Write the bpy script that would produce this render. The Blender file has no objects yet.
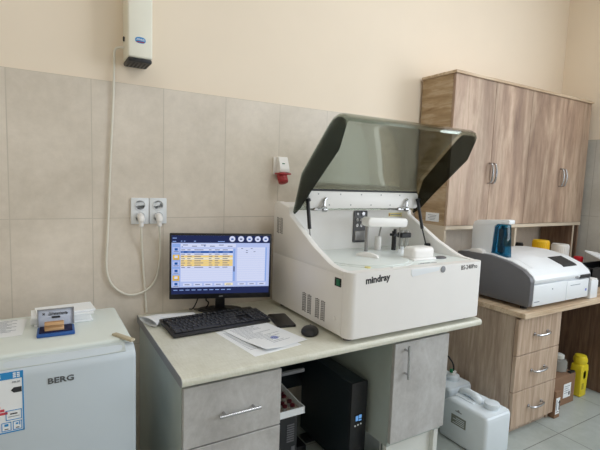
import bpy, bmesh, math, random
from mathutils import Vector, Matrix, Euler
random.seed(7)
S = 1.2            # survey units -> metres
Z0 = 0.155         # survey height of the floor
sc = bpy.context.scene
COL = sc.collection
def W(p): return Vector((p[0]*S, p[1]*S, (p[2]-Z0)*S))
def lin(c):
    c = c/255.0
    return c/12.92 if c <= .04045 else ((c+.055)/1.055)**2.4
def rgb(r, g, b): return (lin(r), lin(g), lin(b), 1.0)

# ------------------------------------------------------------------ materials
class NT:
    def __init__(s, name):
        s.m = bpy.data.materials.new(name); s.m.use_nodes = True
        s.t = s.m.node_tree; s.t.nodes.clear()
        s.out = s.n('ShaderNodeOutputMaterial')
    def n(s, typ, **kw):
        nd = s.t.nodes.new(typ)
        for k, v in kw.items():
            if hasattr(nd, k): setattr(nd, k, v)
        return nd
    def l(s, a, b): s.t.links.new(a, b)
    def math(s, op, a, b=None, c=None):
        nd = s.n('ShaderNodeMath', operation=op)
        for i, v in enumerate((a, b, c)):
            if v is None: continue
            if isinstance(v, (int, float)): nd.inputs[i].default_value = v
            else: s.l(v, nd.inputs[i])
        return nd.outputs[0]
    def mix(s, f, a, b, mode='MIX'):
        nd = s.n('ShaderNodeMix', data_type='RGBA', blend_type=mode)
        for i, v in ((0, f), (6, a), (7, b)):
            if isinstance(v, (int, float)): nd.inputs[i].default_value = v
            elif isinstance(v, tuple): nd.inputs[i].default_value = v
            else: s.l(v, nd.inputs[i])
        return nd.outputs[2]
    def coords(s, scale=(1, 1, 1), loc=(0, 0, 0), rot=(0, 0, 0)):
        tc = s.n('ShaderNodeTexCoord'); mp = s.n('ShaderNodeMapping')
        s.l(tc.outputs['Object'], mp.inputs[0])
        mp.inputs['Scale'].default_value = scale; mp.inputs['Location'].default_value = loc; mp.inputs['Rotation'].default_value = rot
        return mp.outputs[0]
    def noise(s, vec, scale, detail=4, rough=.55, dist=0):
        nd = s.n('ShaderNodeTexNoise'); s.l(vec, nd.inputs['Vector'])
        nd.inputs['Scale'].default_value = scale; nd.inputs['Detail'].default_value = detail
        nd.inputs['Roughness'].default_value = rough; nd.inputs['Distortion'].default_value = dist
        return nd.outputs['Fac']
    def ramp(s, fac, stops):
        nd = s.n('ShaderNodeValToRGB'); s.l(fac, nd.inputs[0])
        e = nd.color_ramp.elements
        while len(e) < len(stops): e.new(.5)
        for i, (p, c) in enumerate(stops): e[i].position = p; e[i].color = c
        return nd.outputs[0]
    def bsdf(s, col, rough=.5, metal=0, spec=.5, bump=None, bstr=.1, coat=0, trans=0, alpha=1, emis=None, estr=0, sss=0):
        b = s.n('ShaderNodeBsdfPrincipled')
        if isinstance(col, tuple): b.inputs['Base Color'].default_value = col
        else: s.l(col, b.inputs['Base Color'])
        if isinstance(rough, (int, float)): b.inputs['Roughness'].default_value = rough
        else: s.l(rough, b.inputs['Roughness'])
        b.inputs['Metallic'].default_value = metal
        b.inputs['Specular IOR Level'].default_value = spec
        b.inputs['Coat Weight'].default_value = coat
        b.inputs['Transmission Weight'].default_value = trans
        b.inputs['Alpha'].default_value = alpha
        if emis: b.inputs['Emission Color'].default_value = emis; b.inputs['Emission Strength'].default_value = estr
        if bump is not None:
            bn = s.n('ShaderNodeBump'); bn.inputs['Strength'].default_value = bstr; bn.inputs['Distance'].default_value = .004
            s.l(bump, bn.inputs['Height']); s.l(bn.outputs[0], b.inputs['Normal'])
        s.l(b.outputs[0], s.out.inputs[0])
        return b

def plain(name, c, rough=.5, metal=0, spec=.5, var=.04, vscale=9, **kw):
    t = NT(name); v = t.coords()
    f = t.noise(v, vscale, 3)
    lo = tuple(x*(1-var) for x in c[:3])+(1,); hi = tuple(min(1, x*(1+var)) for x in c[:3])+(1,)
    t.bsdf(t.ramp(f, [(.3, lo), (.7, hi)]), rough, metal, spec, **kw)
    return t.m
def glow(name, c, strength=1.0):
    t = NT(name); e = t.n('ShaderNodeEmission'); e.inputs[0].default_value = c; e.inputs[1].default_value = strength
    t.l(e.outputs[0], t.out.inputs[0]); return t.m
def tinted(name, c, gloss=.08, rough=.03):
    t = NT(name)
    tr = t.n('ShaderNodeBsdfTransparent'); tr.inputs[0].default_value = c
    gl = t.n('ShaderNodeBsdfGlossy'); gl.inputs['Roughness'].default_value = rough; gl.inputs[0].default_value = (1, 1, 1, 1)
    fr = t.n('ShaderNodeFresnel'); fr.inputs[0].default_value = 1.4
    mx = t.n('ShaderNodeMixShader'); t.l(t.math('MULTIPLY', fr.outputs[0], gloss*10), mx.inputs[0])
    t.l(tr.outputs[0], mx.inputs[1]); t.l(gl.outputs[0], mx.inputs[2]); t.l(mx.outputs[0], t.out.inputs[0])
    return t.m
def wood(name, dark, mid, light, across, grain=.45, fine=70, rough=.45, seed=0, streak=.55, band=0):
    """across: scale multipliers per axis; the small one runs along the grain"""
    t = NT(name)
    sc3 = tuple(grain if a == 0 else a for a in across)
    v = t.coords(scale=sc3, loc=(seed*3.1, seed*1.7, seed*.9))
    n1 = t.noise(v, 5.5, 5, .6, .35)
    n2 = t.noise(v, fine/4, 4, .7, .2)
    base = t.ramp(n1, [(.28, dark), (.47, mid), (.58, light), (.72, mid)])
    fn = t.ramp(n2, [(.35, (.62, .58, .55, 1)), (.6, (1, 1, 1, 1))])
    col = t.mix(streak, base, fn, 'MULTIPLY')
    if band:
        bn = t.noise(t.coords(scale=(1, 1, .12), loc=(seed*2.3, 4.1, 1.3)), 4.2, 3, .5, .4)
        col = t.mix(band, col, t.ramp(bn, [(.36, (.62, .58, .55, 1)), (.5, (1, .98, .96, 1)), (.62, (1.12, 1.1, 1.08, 1))]), 'MULTIPLY')
    t.bsdf(col, rough, 0, .35, bump=n2, bstr=.06)
    return t.m
def tile_mat(name, axes, org, size, c1, c2, joint, jw=.004, rough=.35, scale=2.2, spec=.4):
    """axes: two object-axis indices; org: joint origins; size: tile sizes (metres)"""
    t = NT(name); v = t.coords()
    sx = t.n('ShaderNodeSeparateXYZ'); t.l(v, sx.inputs[0])
    masks = []; cells = []
    for a, o, w in zip(axes, org, size):
        q = t.math('DIVIDE', t.math('SUBTRACT', sx.outputs[a], o), w)
        fr = t.math('FRACT', q)
        d = t.math('ABSOLUTE', t.math('SUBTRACT', fr, .5))
        masks.append(t.math('GREATER_THAN', d, .5-jw/2/w)); cells.append(t.math('FLOOR', q))
    jm = t.math('MAXIMUM', *masks)
    n1 = t.noise(v, scale, 6, .62, .3); n2 = t.noise(v, scale*9, 5, .7)
    f = t.math('ADD', t.math('MULTIPLY', n1, .68), t.math('MULTIPLY', n2, .32))
    rnd = t.n('ShaderNodeTexWhiteNoise', noise_dimensions='2D')
    cv = t.n('ShaderNodeCombineXYZ'); t.l(cells[0], cv.inputs[0]); t.l(cells[1], cv.inputs[1]); t.l(cv.outputs[0], rnd.inputs['Vector'])
    f = t.math('ADD', f, t.math('MULTIPLY', t.math('SUBTRACT', rnd.outputs['Value'], .5), .06))
    col = t.ramp(f, [(.36, c2), (.62, c1)])
    col = t.mix(jm, col, joint)
    t.bsdf(col, rough, 0, spec, bump=t.math('SUBTRACT', 1.0, jm), bstr=.25)
    return t.m

M = {}
M['paint'] = plain('cream paint', rgb(240, 226, 207), .75, spec=.2, var=.012, vscale=3)
M['ceiling'] = plain('ceiling paint', rgb(238, 236, 230), .8, spec=.2)
TILE = (rgb(231, 221, 208), rgb(208, 198, 184), rgb(202, 193, 179))
M['tile_back'] = tile_mat('wall tile', (0, 2), (.099*S, (1.136-Z0)*S), (.255*S, .501*S), *TILE, jw=.004)
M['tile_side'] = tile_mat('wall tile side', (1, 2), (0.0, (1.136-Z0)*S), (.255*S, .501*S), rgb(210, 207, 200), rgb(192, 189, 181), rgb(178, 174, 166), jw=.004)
M['floor'] = tile_mat('floor tile', (0, 1), (1.768*S, -.725*S), (.475*S, .475*S), rgb(176, 183, 180), rgb(158, 165, 160), rgb(118, 121, 117), jw=.005, rough=.3, scale=3)
M['white'] = plain('white plastic', rgb(238, 236, 234), .38, var=.01)
M['white_cool'] = plain('cool white plastic', rgb(232, 236, 240), .35, var=.01)
M['white_warm'] = plain('warm white plastic', rgb(238, 236, 222), .4, var=.01)
M['deck'] = plain('pale deck plastic', rgb(229, 235, 233), .3, var=.01)
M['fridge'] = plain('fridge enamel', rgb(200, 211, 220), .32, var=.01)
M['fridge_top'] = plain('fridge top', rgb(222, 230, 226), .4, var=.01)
M['beige_cap'] = plain('beige cap', rgb(190, 180, 156), .5)
M['recess'] = plain('shaded recess enamel', rgb(196, 206, 208), .4)  # fridge enamel with the recess's slight shade put into the colour
M['grey_body'] = plain('dark grey plastic', rgb(98, 98, 102), .45, var=.02)
M['grey_line'] = plain('mid grey', rgb(140, 142, 146), .45)
M['black'] = plain('black plastic', rgb(26, 27, 31), .4, var=.05)
M['slate_black'] = plain('blue black casing', rgb(34, 43, 50), .42, var=.05)
M['black_key'] = plain('black keys', rgb(38, 40, 46), .45, var=.05)
M['black_gloss'] = plain('black gloss', rgb(14, 15, 18), .12, var=.03)
M['dark_slot'] = plain('dark slot', rgb(40, 39, 40), .7)
M['legend'] = plain('key legends', rgb(120, 124, 132), .6)
M['chrome'] = plain('brushed metal', rgb(190, 190, 192), .25, metal=1)
M['steel'] = plain('dull steel', rgb(150, 148, 146), .38, metal=1)
M['ptop'] = None
M['red'] = plain('red plastic', rgb(160, 40, 46), .4)
M['red_cap'] = plain('red cap', rgb(205, 28, 45), .4)
M['vial_red'] = plain('dark red cap', rgb(78, 14, 26), .35)
M['yellow'] = plain('yellow plastic', rgb(238, 190, 18), .42)
M['yellow_bin'] = plain('yellow bin', rgb(232, 212, 44), .42)
M['yellow_pale'] = plain('yellow sticker', rgb(232, 220, 150), .6)
M['blue_pad'] = plain('blue plastic', rgb(38, 88, 160), .4)
M['ink'] = plain('ink cloth', rgb(22, 22, 62), .9)
M['paper'] = plain('paper', rgb(240, 243, 246), .85, spec=.1, var=.01)
M['paper_grey'] = plain('grey card', rgb(196, 204, 222), .7, spec=.2, var=.01)
M['print'] = plain('grey print', rgb(142, 150, 162), .8)
M['print_dark'] = plain('dark print', rgb(45, 46, 50), .7)
M['print_blue'] = plain('blue stamp ink', rgb(112, 128, 205), .8)
M['teal'] = plain('teal print', rgb(40, 150, 160), .7)
M['sticker_blue'] = plain('sticker blue', rgb(42, 140, 205), .6)
M['sticker_red'] = plain('sticker red', rgb(205, 72, 88), .6)
M['sticker_pink'] = plain('sticker orange', rgb(236, 170, 150), .6)
M['stampwood'] = wood('stamp wood', rgb(170, 128, 88), rgb(205, 165, 122), rgb(222, 188, 148), (0, 8, 8), rough=.5)
M['cardboard'] = plain('cardboard', rgb(142, 113, 92), .85, spec=.1, var=.06)
M['tape'] = plain('parcel tape', rgb(118, 82, 58), .4)
M['canister'] = plain('milky plastic', rgb(222, 231, 238), .35, var=.015, sss=0)
M['liquid_line'] = plain('milky plastic lower', rgb(206, 219, 230), .35, var=.015)
M['green'] = plain('green plastic', rgb(18, 110, 70), .4)
M['label_grey'] = plain('grey label', rgb(128, 132, 124), .6)
def frosted():
    t = NT('frosted clear plastic')
    tr = t.n('ShaderNodeBsdfTransparent'); tr.inputs[0].default_value = (.9, .91, .9, 1)
    p = t.n('ShaderNodeBsdfPrincipled'); p.inputs['Base Color'].default_value = rgb(206, 208, 204); p.inputs['Roughness'].default_value = .25
    mx = t.n('ShaderNodeMixShader'); mx.inputs[0].default_value = .38
    t.l(tr.outputs[0], mx.inputs[1]); t.l(p.outputs[0], mx.inputs[2]); t.l(mx.outputs[0], t.out.inputs[0]); return t.m
M['clear'] = frosted()
M['bluetint'] = tinted('blue tinted plastic', (.10, .42, .58, 1), .09, .06)
M['smoke'] = tinted('smoked acrylic', (.715, .745, .70, 1), .06, .03)
M['smoke_cheek'] = tinted('dark smoked cheek', (.24, .26, .245, 1), .03, .05)
M['cable_white'] = plain('white cable', rgb(228, 224, 212), .5)
M['cable_black'] = plain('black cable', rgb(20, 20, 22), .5)
M['skin_grey'] = plain('carcass grey', rgb(178, 188, 184), .5)
M['carcass'] = plain('carcass white', rgb(226, 228, 224), .5)
# desk fronts: pale concrete pattern
def concrete():
    t = NT('pale concrete melamine'); v = t.coords(scale=(1, 1, .7))
    n1 = t.noise(v, 7, 7, .68, .5); n2 = t.noise(v, 45, 4, .7)
    f = t.math('ADD', t.math('MULTIPLY', n1, .7), t.math('MULTIPLY', n2, .3))
    t.bsdf(t.ramp(f, [(.36, rgb(170, 168, 167)), (.5, rgb(184, 183, 182)), (.64, rgb(197, 197, 197))]), .5, 0, .35)
    return t.m
M['concrete'] = concrete()
def worktop():
    t = NT('beige worktop'); v = t.coords()
    a = t.noise(t.coords(scale=(60, 6, 20)), 3, 3); b = t.noise(t.coords(scale=(6, 60, 20)), 3, 3); n = t.noise(v, 14, 5, .6)
    f = t.math('ADD', t.math('MULTIPLY', t.math('ADD', a, b), .3), t.math('MULTIPLY', n, .4))
    t.bsdf(t.ramp(f, [(.38, rgb(204, 203, 188)), (.62, rgb(222, 222, 210))]), .35, 0, .45)
    return t.m
M['worktop'] = worktop()
M['oak_door'] = wood('grey pink oak', rgb(140, 116, 102), rgb(178, 153, 134), rgb(200, 178, 158), (1.7, 1.7, 0), grain=.25, seed=2, streak=.45, fine=130, band=.75)
M['oak_drawer'] = wood('sonoma oak front', rgb(164, 140, 120), rgb(188, 164, 143), rgb(205, 184, 164), (6, 6, 0), grain=.4, seed=5, streak=.35)
M['oak_side'] = wood('sonoma oak side', rgb(158, 138, 122), rgb(182, 162, 144), rgb(198, 180, 162), (4, 4, 0), grain=.4, seed=8, streak=.4)
M['oak_end'] = wood('sonoma oak end', rgb(146, 120, 88), rgb(174, 148, 114), rgb(192, 170, 142), (3, 0, 5), grain=.7, seed=4, streak=.3)
M['oak_top'] = wood('sonoma oak top', rgb(172, 146, 118), rgb(198, 174, 146), rgb(216, 196, 170), (0, 7, 7), grain=.4, seed=6, streak=.3)
M['oak_dark'] = wood('brown oak', rgb(92, 72, 60), rgb(118, 94, 78), rgb(136, 112, 94), (5, 5, 0), grain=.4, seed=3, streak=.4)
M['oak_edge'] = plain('pale edge band', rgb(208, 194, 174), .5)

# ------------------------------------------------------------------ mesh builder (survey units)
class B:
    def __init__(s): s.bm = bmesh.new(); s.xf = None
    def _merge(s, t, mi=0):
        if s.xf is not None: bmesh.ops.transform(t, matrix=s.xf, verts=t.verts)
        for f in t.faces:
            if mi: f.material_index = mi
        me = bpy.data.meshes.new('tmp'); t.to_mesh(me); t.free()
        s.bm.from_mesh(me); bpy.data.meshes.remove(me)
        return s
    def box(s, x0, x1, y0, y1, z0, z1, bev=0, seg=2, mi=0, edges=None):
        t = bmesh.new()
        bmesh.ops.create_cube(t, size=1)
        for v in t.verts:
            v.co = Vector(((x0+x1)/2+v.co.x*(x1-x0), (y0+y1)/2+v.co.y*(y1-y0), (z0+z1)/2+v.co.z*(z1-z0)))
        if bev:
            es = [e for e in t.edges if edges is None or edges((e.verts[0].co+e.verts[1].co)/2, (e.verts[0].co-e.verts[1].co).normalized())]
            bmesh.ops.bevel(t, geom=es, offset=bev, segments=seg, affect='EDGES', profile=.5)
        return s._merge(t, mi)
    def prism(s, poly, axis, a, b, bev=0, seg=2, mi=0, capbev=False):
        """poly: 2-D points in the remaining axes (in order); extruded along axis from a to b"""
        t = bmesh.new()
        def P(q, w):
            c = [q[0], q[1]]; c.insert(axis, w); return Vector(c)
        va = [t.verts.new(P(q, a)) for q in poly]; vb = [t.verts.new(P(q, b)) for q in poly]
        n = len(poly)
        fa = t.faces.new(va); fb = t.faces.new(vb[::-1])
        for i in range(n): t.faces.new((va[i], vb[i], vb[(i+1) % n], va[(i+1) % n]))
        bmesh.ops.recalc_face_normals(t, faces=t.faces)
        if bev: bmesh.ops.bevel(t, geom=list(t.edges) if not capbev else [e for f in (fa, fb) for e in f.edges], offset=bev, segments=seg, affect='EDGES', profile=.5)
        return s._merge(t, mi)
    def cyl(s, p0, p1, r0, r1=None, n=20, mi=0, caps=True, bev=0):
        r1 = r0 if r1 is None else r1
        p0, p1 = Vector(p0), Vector(p1); d = p1-p0
        t = bmesh.new()
        bmesh.ops.create_cone(t, cap_ends=caps, segments=n, radius1=r0, radius2=r1, depth=d.length)
        if bev: bmesh.ops.bevel(t, geom=[e for e in t.edges if abs((e.verts[0].co-e.verts[1].co).z) < 1e-6], offset=bev, segments=2, affect='EDGES', profile=.5)
        m = Matrix.Translation((p0+p1)/2) @ d.to_track_quat('Z', 'Y').to_matrix().to_4x4()
        bmesh.ops.transform(t, matrix=m, verts=t.verts)
        return s._merge(t, mi)
    def lathe(s, prof, c, n=24, mi=0, sx=1, sy=1):
        """prof: (r, z) from bottom to top, about a vertical axis at c"""
        t = bmesh.new(); rings = []
        for r, z in prof:
            if r < 1e-6: rings.append([t.verts.new((c[0], c[1], c[2]+z))])
            else: rings.append([t.verts.new((c[0]+sx*r*math.cos(2*math.pi*k/n), c[1]+sy*r*math.sin(2*math.pi*k/n), c[2]+z)) for k in range(n)])
        for a, b in zip(rings, rings[1:]):
            for k in range(n):
                q = []
                for ring, kk in ((a, k), (a, k+1), (b, k+1), (b, k)):
                    v = ring[kk % len(ring)] if len(ring) > 1 else ring[0]
                    if v not in q: q.append(v)
                if len(q) > 2: t.faces.new(q)
        for ring, fl in ((rings[0], True), (rings[-1], False)):
            if len(ring) > 1: t.faces.new(ring[::-1] if fl else ring)
        bmesh.ops.recalc_face_normals(t, faces=t.faces)
        return s._merge(t, mi)
    def tube(s, pts, r, n=8, mi=0, smooth=4):
        P = [Vector(p) for p in pts]
        if smooth:
            Q = []
            for i in range(len(P)-1):
                a, b, c, d = P[max(i-1, 0)], P[i], P[i+1], P[min(i+2, len(P)-1)]
                for k in range(smooth):
                    u = k/smooth
                    Q.append(.5*((2*b)+(c-a)*u+(2*a-5*b+4*c-d)*u*u+(3*b-a-3*c+d)*u**3))
            Q.append(P[-1]); P = Q
        t = bmesh.new(); rings = []; up = None
        for i, p in enumerate(P):
            d = (P[min(i+1, len(P)-1)]-P[max(i-1, 0)]).normalized()
            if up is None: up = d.orthogonal().normalized()
            up = (up-d*up.dot(d)).normalized(); side = d.cross(up)
            rr = r[i*(len(r)-1)//max(1, len(P)-1)] if isinstance(r, (list, tuple)) else r
            rings.append([t.verts.new(p+rr*(up*math.cos(2*math.pi*k/n)+side*math.sin(2*math.pi*k/n))) for k in range(n)])
        for a, b in zip(rings, rings[1:]):
            for k in range(n): t.faces.new((a[k], a[(k+1) % n], b[(k+1) % n], b[k]))
        t.faces.new(rings[0][::-1]); t.faces.new(rings[-1])
        return s._merge(t, mi)
    def quad(s, a, b, c, d, mi=0):
        t = bmesh.new(); t.faces.new([t.verts.new(p) for p in (a, b, c, d)]); return s._merge(t, mi)
    def grid(s, fn, nu, nv, mi=0, thick=0):
        t = bmesh.new()
        vs = [[t.verts.new(fn(i/nu, j/nv)) for j in range(nv+1)] for i in range(nu+1)]
        for i in range(nu):
            for j in range(nv): t.faces.new((vs[i][j], vs[i+1][j], vs[i+1][j+1], vs[i][j+1]))
        bmesh.ops.recalc_face_normals(t, faces=t.faces)
        if thick: bmesh.ops.solidify(t, geom=t.faces[:], thickness=thick)
        return s._merge(t, mi)
    def text(s, body, size, origin, ux, uy, depth=.0006, shear=0, bold=0, mi=0, stretch=1.0):
        """flat raised lettering: origin = lower left, ux, uy = unit directions"""
        cu = bpy.data.curves.new('t', 'FONT'); cu.body = body; cu.size = size; cu.shear = shear; cu.offset = bold
        cu.extrude = depth; cu.resolution_u = 2
        ob = bpy.data.objects.new('t', cu); COL.objects.link(ob)
        dg = bpy.context.evaluated_depsgraph_get()
        me = bpy.data.meshes.new_from_object(ob.evaluated_get(dg))
        t = bmesh.new(); t.from_mesh(me)
        bpy.data.objects.remove(ob); bpy.data.curves.remove(cu); bpy.data.meshes.remove(me)
        ux = Vector(ux).normalized(); uy = Vector(uy).normalized(); uz = ux.cross(uy)
        m = Matrix((ux*stretch, uy, uz)).transposed().to_4x4(); m.translation = Vector(origin)
        bmesh.ops.transform(t, matrix=m, verts=t.verts)
        for f in t.faces: f.material_index = 0
        return s._merge(t, mi)

def obj(name, b, mats, parent=None, origin=None, smooth=35):
    bm = b.bm
    org = parent_origin(parent) if parent is not None else (W(origin) if origin else Vector((0, 0, 0)))
    for v in bm.verts: v.co = W(v.co)-org
    if smooth:
        lim = math.radians(smooth)
        for f in bm.faces: f.smooth = True
        for e in bm.edges:
            if len(e.link_faces) != 2 or e.calc_face_angle(0) > lim: e.smooth = False
    me = bpy.data.meshes.new(name); bm.to_mesh(me); bm.free()
    for m in (mats if isinstance(mats, (list, tuple)) else [mats]): me.materials.append(M[m] if isinstance(m, str) else m)
    o = bpy.data.objects.new(name, me); COL.objects.link(o)
    if parent is not None: o.parent = parent
    else: o.location = org
    return o
def parent_origin(p):
    v = Vector((0, 0, 0))
    while p is not None: v += p.location; p = p.parent
    return v
def tag(o, label, cat, group=None):
    o['label'] = label; o['category'] = cat
    if group: o['group'] = group
    return o
def thing(name, label, cat, loc, group=None):
    o = bpy.data.objects.new(name, None); COL.objects.link(o); o.location = W(loc); o.empty_display_size = .05
    return tag(o, label, cat, group)
def struct(name, b, mats):
    o = obj(name, b, mats); o['kind'] = 'structure'; return o
def dup(root, du, label=None, group=None):
    """copy of a thing with copies of its parts and sub-parts, moved by du (survey units)"""
    def cp(o, par):
        c = o.copy(); COL.objects.link(c)
        if par is not None: c.parent = par
        for ch in [k for k in SRC if k.parent is o]: cp(ch, c)
        return c
    SRC = list(COL.objects)
    r = cp(root, None); r.location = root.location+Vector(du)*S
    if label: r['label'] = label
    if group: r['group'] = group
    return r
def rotz(deg, c): return Matrix.Translation(Vector(c)) @ Matrix.Rotation(math.radians(deg), 4, 'Z')

# ------------------------------------------------------------------ the room
XL, XR, YF, ZC = -1.9, 2.82, -3.7, 2.85
PT = 1.637
struct('floor', B().box(XL-.1, XR+.1, YF-.1, .1, Z0-.08, Z0), 'floor')
struct('ceiling', B().box(XL-.1, XR+.1, YF-.1, .1, ZC, ZC+.08), 'ceiling')
struct('wall_back', B().box(XL-.1, XR+.1, .005, .1, Z0, ZC), 'paint')
struct('wall_back_tiles', B().box(XL, XR+.005, 0, .005, Z0, PT), 'tile_back')
# right wall, window hole y -3.0..-1.15
wr = B()
wy0, wy1, wz0, wz1 = -3.2, -1.15, 1.05, 2.5
wr.box(XR+.005, XR+.1, wy1, 0.005, Z0, ZC).box(XR+.005, XR+.1, YF, wy0, Z0, ZC).box(XR+.005, XR+.1, wy0, wy1, Z0, wz0).box(XR+.005, XR+.1, wy0, wy1, wz1, ZC)
struct('wall_right', wr, 'paint')
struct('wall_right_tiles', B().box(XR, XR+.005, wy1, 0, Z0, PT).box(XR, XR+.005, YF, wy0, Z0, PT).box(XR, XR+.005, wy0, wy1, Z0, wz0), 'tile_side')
struct('wall_left', B().box(XL-.1, XL, YF, 0.0, Z0, ZC), 'paint')
fx0, fx1, fz0, fz1 = .5, 2.5, 1.0, 2.5
wf = B()
wf.box(XL-.1, fx0, YF-.1, YF, Z0, ZC).box(fx1, XR+.1, YF-.1, YF, Z0, ZC).box(fx0, fx1, YF-.1, YF, Z0, fz0).box(fx0, fx1, YF-.1, YF, fz1, ZC)
struct('wall_front', wf, 'paint')
def win_frame(name, axis, pos, a0, a1):
    b = B(); z0, z1 = (wz0, wz1) if axis == 0 else (fz0, fz1)
    def bar(u0, u1, v0, v1):
        if axis == 0: b.box(pos, pos+.05, u0, u1, v0, v1)
        else: b.box(u0, u1, pos-.05, pos, v0, v1)
    w = .045
    bar(a0, a0+w, z0, z1); bar(a1-w, a1, z0, z1); bar(a0, a1, z0, z0+w); bar(a0, a1, z1-w, z1)
    mid = (a0+a1)/2; bar(mid-w/2, mid+w/2, z0, z1)
    struct(name, b, 'white')
win_frame('window_1', 0, XR+.03, wy0, wy1)
win_frame('window_2', 1, YF-.03, fx0, fx1)

# ------------------------------------------------------------------ fridge
FX0, FX1 = -.545, -.105
t = thing('mini_fridge', 'small white refrigerator with an energy sticker, beside the beige desk', 'fridge', (-.325, -.33, Z0))
obj('body', B().box(FX0+.004, FX1-.004, -.50, -.175, Z0+.03, .815, .006), 'fridge', t)
obj('top_plate', B().box(FX0, FX1, -.505, -.172, .815, .845, .012, 3), 'fridge_top', t)
d = obj('door', B().prism([(-.556, Z0+.05), (-.556, .808), (-.550, .822), (-.527, .836), (-.508, .838), (-.508, Z0+.05)], 0, FX0, FX1, .006, 2), 'fridge', t)
hr = B()
hr.grid(lambda u, v: Vector((-.415+u*.285, -.5485+v*.030-.002*math.sin(v*math.pi), .8235+v*.0155-.007*math.sin(v*math.pi)*math.sin(u*math.pi)**.4+.0015)), 24, 8, thick=.002)
obj('handle_recess', hr, 'recess', d)
hc = B(); hc.xf = rotz(-62, (-.129, -.500, .845)); hc.box(-.042, .042, -.008, .008, -.002, .006, .003)
obj('hinge_cover', hc, 'beige_cap', t)
obj('brand_lettering', B().text('BERG', .0205, (-.316, -.5565, .7735), (1, 0, 0), (0, 0, 1), bold=.0005, stretch=1.22), plain('badge grey', rgb(84, 88, 92), .4), d)
# energy sticker
st = B(); sy = -.5566
st.box(-.498, -.366, sy, -.555, .669, .821)
def sq(x0, x1, z0, z1, mi, dy=.0006): st.box(x0, x1, sy-dy, sy, z0, z1, mi=mi)
sq(-.498, -.366, .803, .821, 1); sq(-.369, -.366, .669, .805, 1); sq(-.498, -.366, .669, .672, 1); sq(-.498, -.495, .669, .805, 1)
for i, (x1, mi) in enumerate(((-.455, 2), (-.448, 2), (-.438, 2), (-.428, 2), (-.418, 2), (-.408, 2), (-.402, 5), (-.394, 4), (-.388, 4))):
    sq(-.492, x1-.012, .782-i*.0082, .788-i*.0082, mi)
st.prism([(-.392, .7745), (-.386, .781), (-.370, .781), (-.370, .768), (-.386, .768)], 1, sy-.0006, sy, mi=3)
st.text('ENERG', .014, (-.455, sy-.0007, .807), (1, 0, 0), (0, 0, 1), mi=0, bold=.0003)
for xx in (-.384, -.376):
    for zz in (.806, .8105, .815): sq(xx-.003, xx+.003, zz, zz+.003, 0, .0008)
st.text('BERG', .007, (-.492, sy-.0007, .7925), (1, 0, 0), (0, 0, 1), mi=3)
st.text('MR-50', .006, (-.389, sy-.0007, .7925), (1, 0, 0), (0, 0, 1), mi=6)
def ring(x0, x1, z0, z1, w=.0016):
    sq(x0, x1, z0, z0+w, 1); sq(x0, x1, z1-w, z1, 1); sq(x0, x0+w, z0, z1, 1); sq(x1-w, x1, z0, z1, 1)
ring(-.404, -.371, .700, .725); ring(-.413, -.393, .674, .696); ring(-.390, -.371, .674, .696); ring(-.436, -.416, .674, .696)
sq(-.395, -.380, .714, .717, 3); sq(-.399, -.376, .708, .7095, 6); sq(-.407, -.399, .686, .692, 1); sq(-.384, -.379, .687, .691, 1); sq(-.377, -.375, .685, .693, 1)
sq(-.407, -.399, .678, .680, 3); sq(-.384, -.377, .678, .680, 3); sq(-.430, -.416, .704, .706, 6)
e = obj('energy_label', st, ['paper', 'sticker_blue', 'teal', 'print_dark', 'sticker_red', 'sticker_pink', 'print'], d, smooth=0)
e['label'] = 'white energy rating sticker with blue border and coloured bars'
for fx in (FX0+.04, FX1-.04):
    for fy in (-.46, -.22): obj('foot', B().cyl((fx, fy, Z0), (fx, fy, Z0+.032), .016), 'black', t)

# things on the fridge
FZ = .8452
b = B()
b.grid(lambda u, v: Vector((-.50+u*(.127+.01*v), -.364+v*(.151+.02*(1-u)), FZ+.001+.004*(1-u)*math.sin(v*3)**2)), 6, 6, thick=.0008)
for i in range(11):
    y = -.235-i*.0105
    b.box(-.485, -.388-(i % 3)*.012, y, y+.0022, FZ+.0062, FZ+.0066, mi=1)
tag(obj('paper_sheet', b, ['paper', 'print'], origin=(-.43, -.29, FZ)), 'handwritten sheet lying flat on the fridge top', 'paper')
b = B()
for i, (x0, x1, y0, y1, z, a) in enumerate(((-.345, -.19, -.312, -.222, 0, 2), (-.352, -.192, -.305, -.215, .007, -3), (-.352, -.186, -.31, -.218, .022, 1), (-.34, -.182, -.305, -.215, .029, 4))):
    c = ((x0+x1)/2, (y0+y1)/2, FZ+.0003+z); b.xf = rotz(a, c)
    hx, hy = (x1-x0)/2, (y1-y0)/2
    if i == 1: b.box(-hx, hx, -hy, hy, 0, .0145, .001, 1)
    else: b.box(-hx, hx, -hy, hy, 0, .0065, .001, 1)
tag(obj('paper_stack', b, 'paper', origin=(-.27, -.265, FZ)), 'stack of folded white papers on the fridge behind the stamp pad', 'papers')
# stamp pad: base tray, pad, open lid
t = thing('stamp_pad', 'open blue ink pad with a light printed lid on the fridge top', 'stamp pad', (-.29, -.38, FZ))
XF = rotz(-2, (-.29, -.378, FZ))
b = B(); b.xf = XF; b.box(-.047, .047, -.036, .036, .0002, .010, .003)
obj('tray', b, 'blue_pad', t)
b = B(); b.xf = XF; b.box(-.041, .041, -.028, .029, .0095, .0125, .001)
obj('ink_cushion', b, 'ink', t)
tilt = XF @ Matrix.Translation((0, .037, .010)) @ Matrix.Rotation(math.radians(-14), 4, 'X')
b = B(); b.xf = tilt
b.box(-.047, .047, 0, .005, 0, .049, .002)
b.box(-.047, .047, -.004, .0, .046, .049, mi=1).box(.044, .047, -.004, 0, 0, .049, mi=1).box(-.047, -.044, -.004, 0, 0, .049, mi=1)
ld = obj('lid', b, ['paper_grey', 'grey_line'], t)
b = B(); b.xf = tilt
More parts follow.
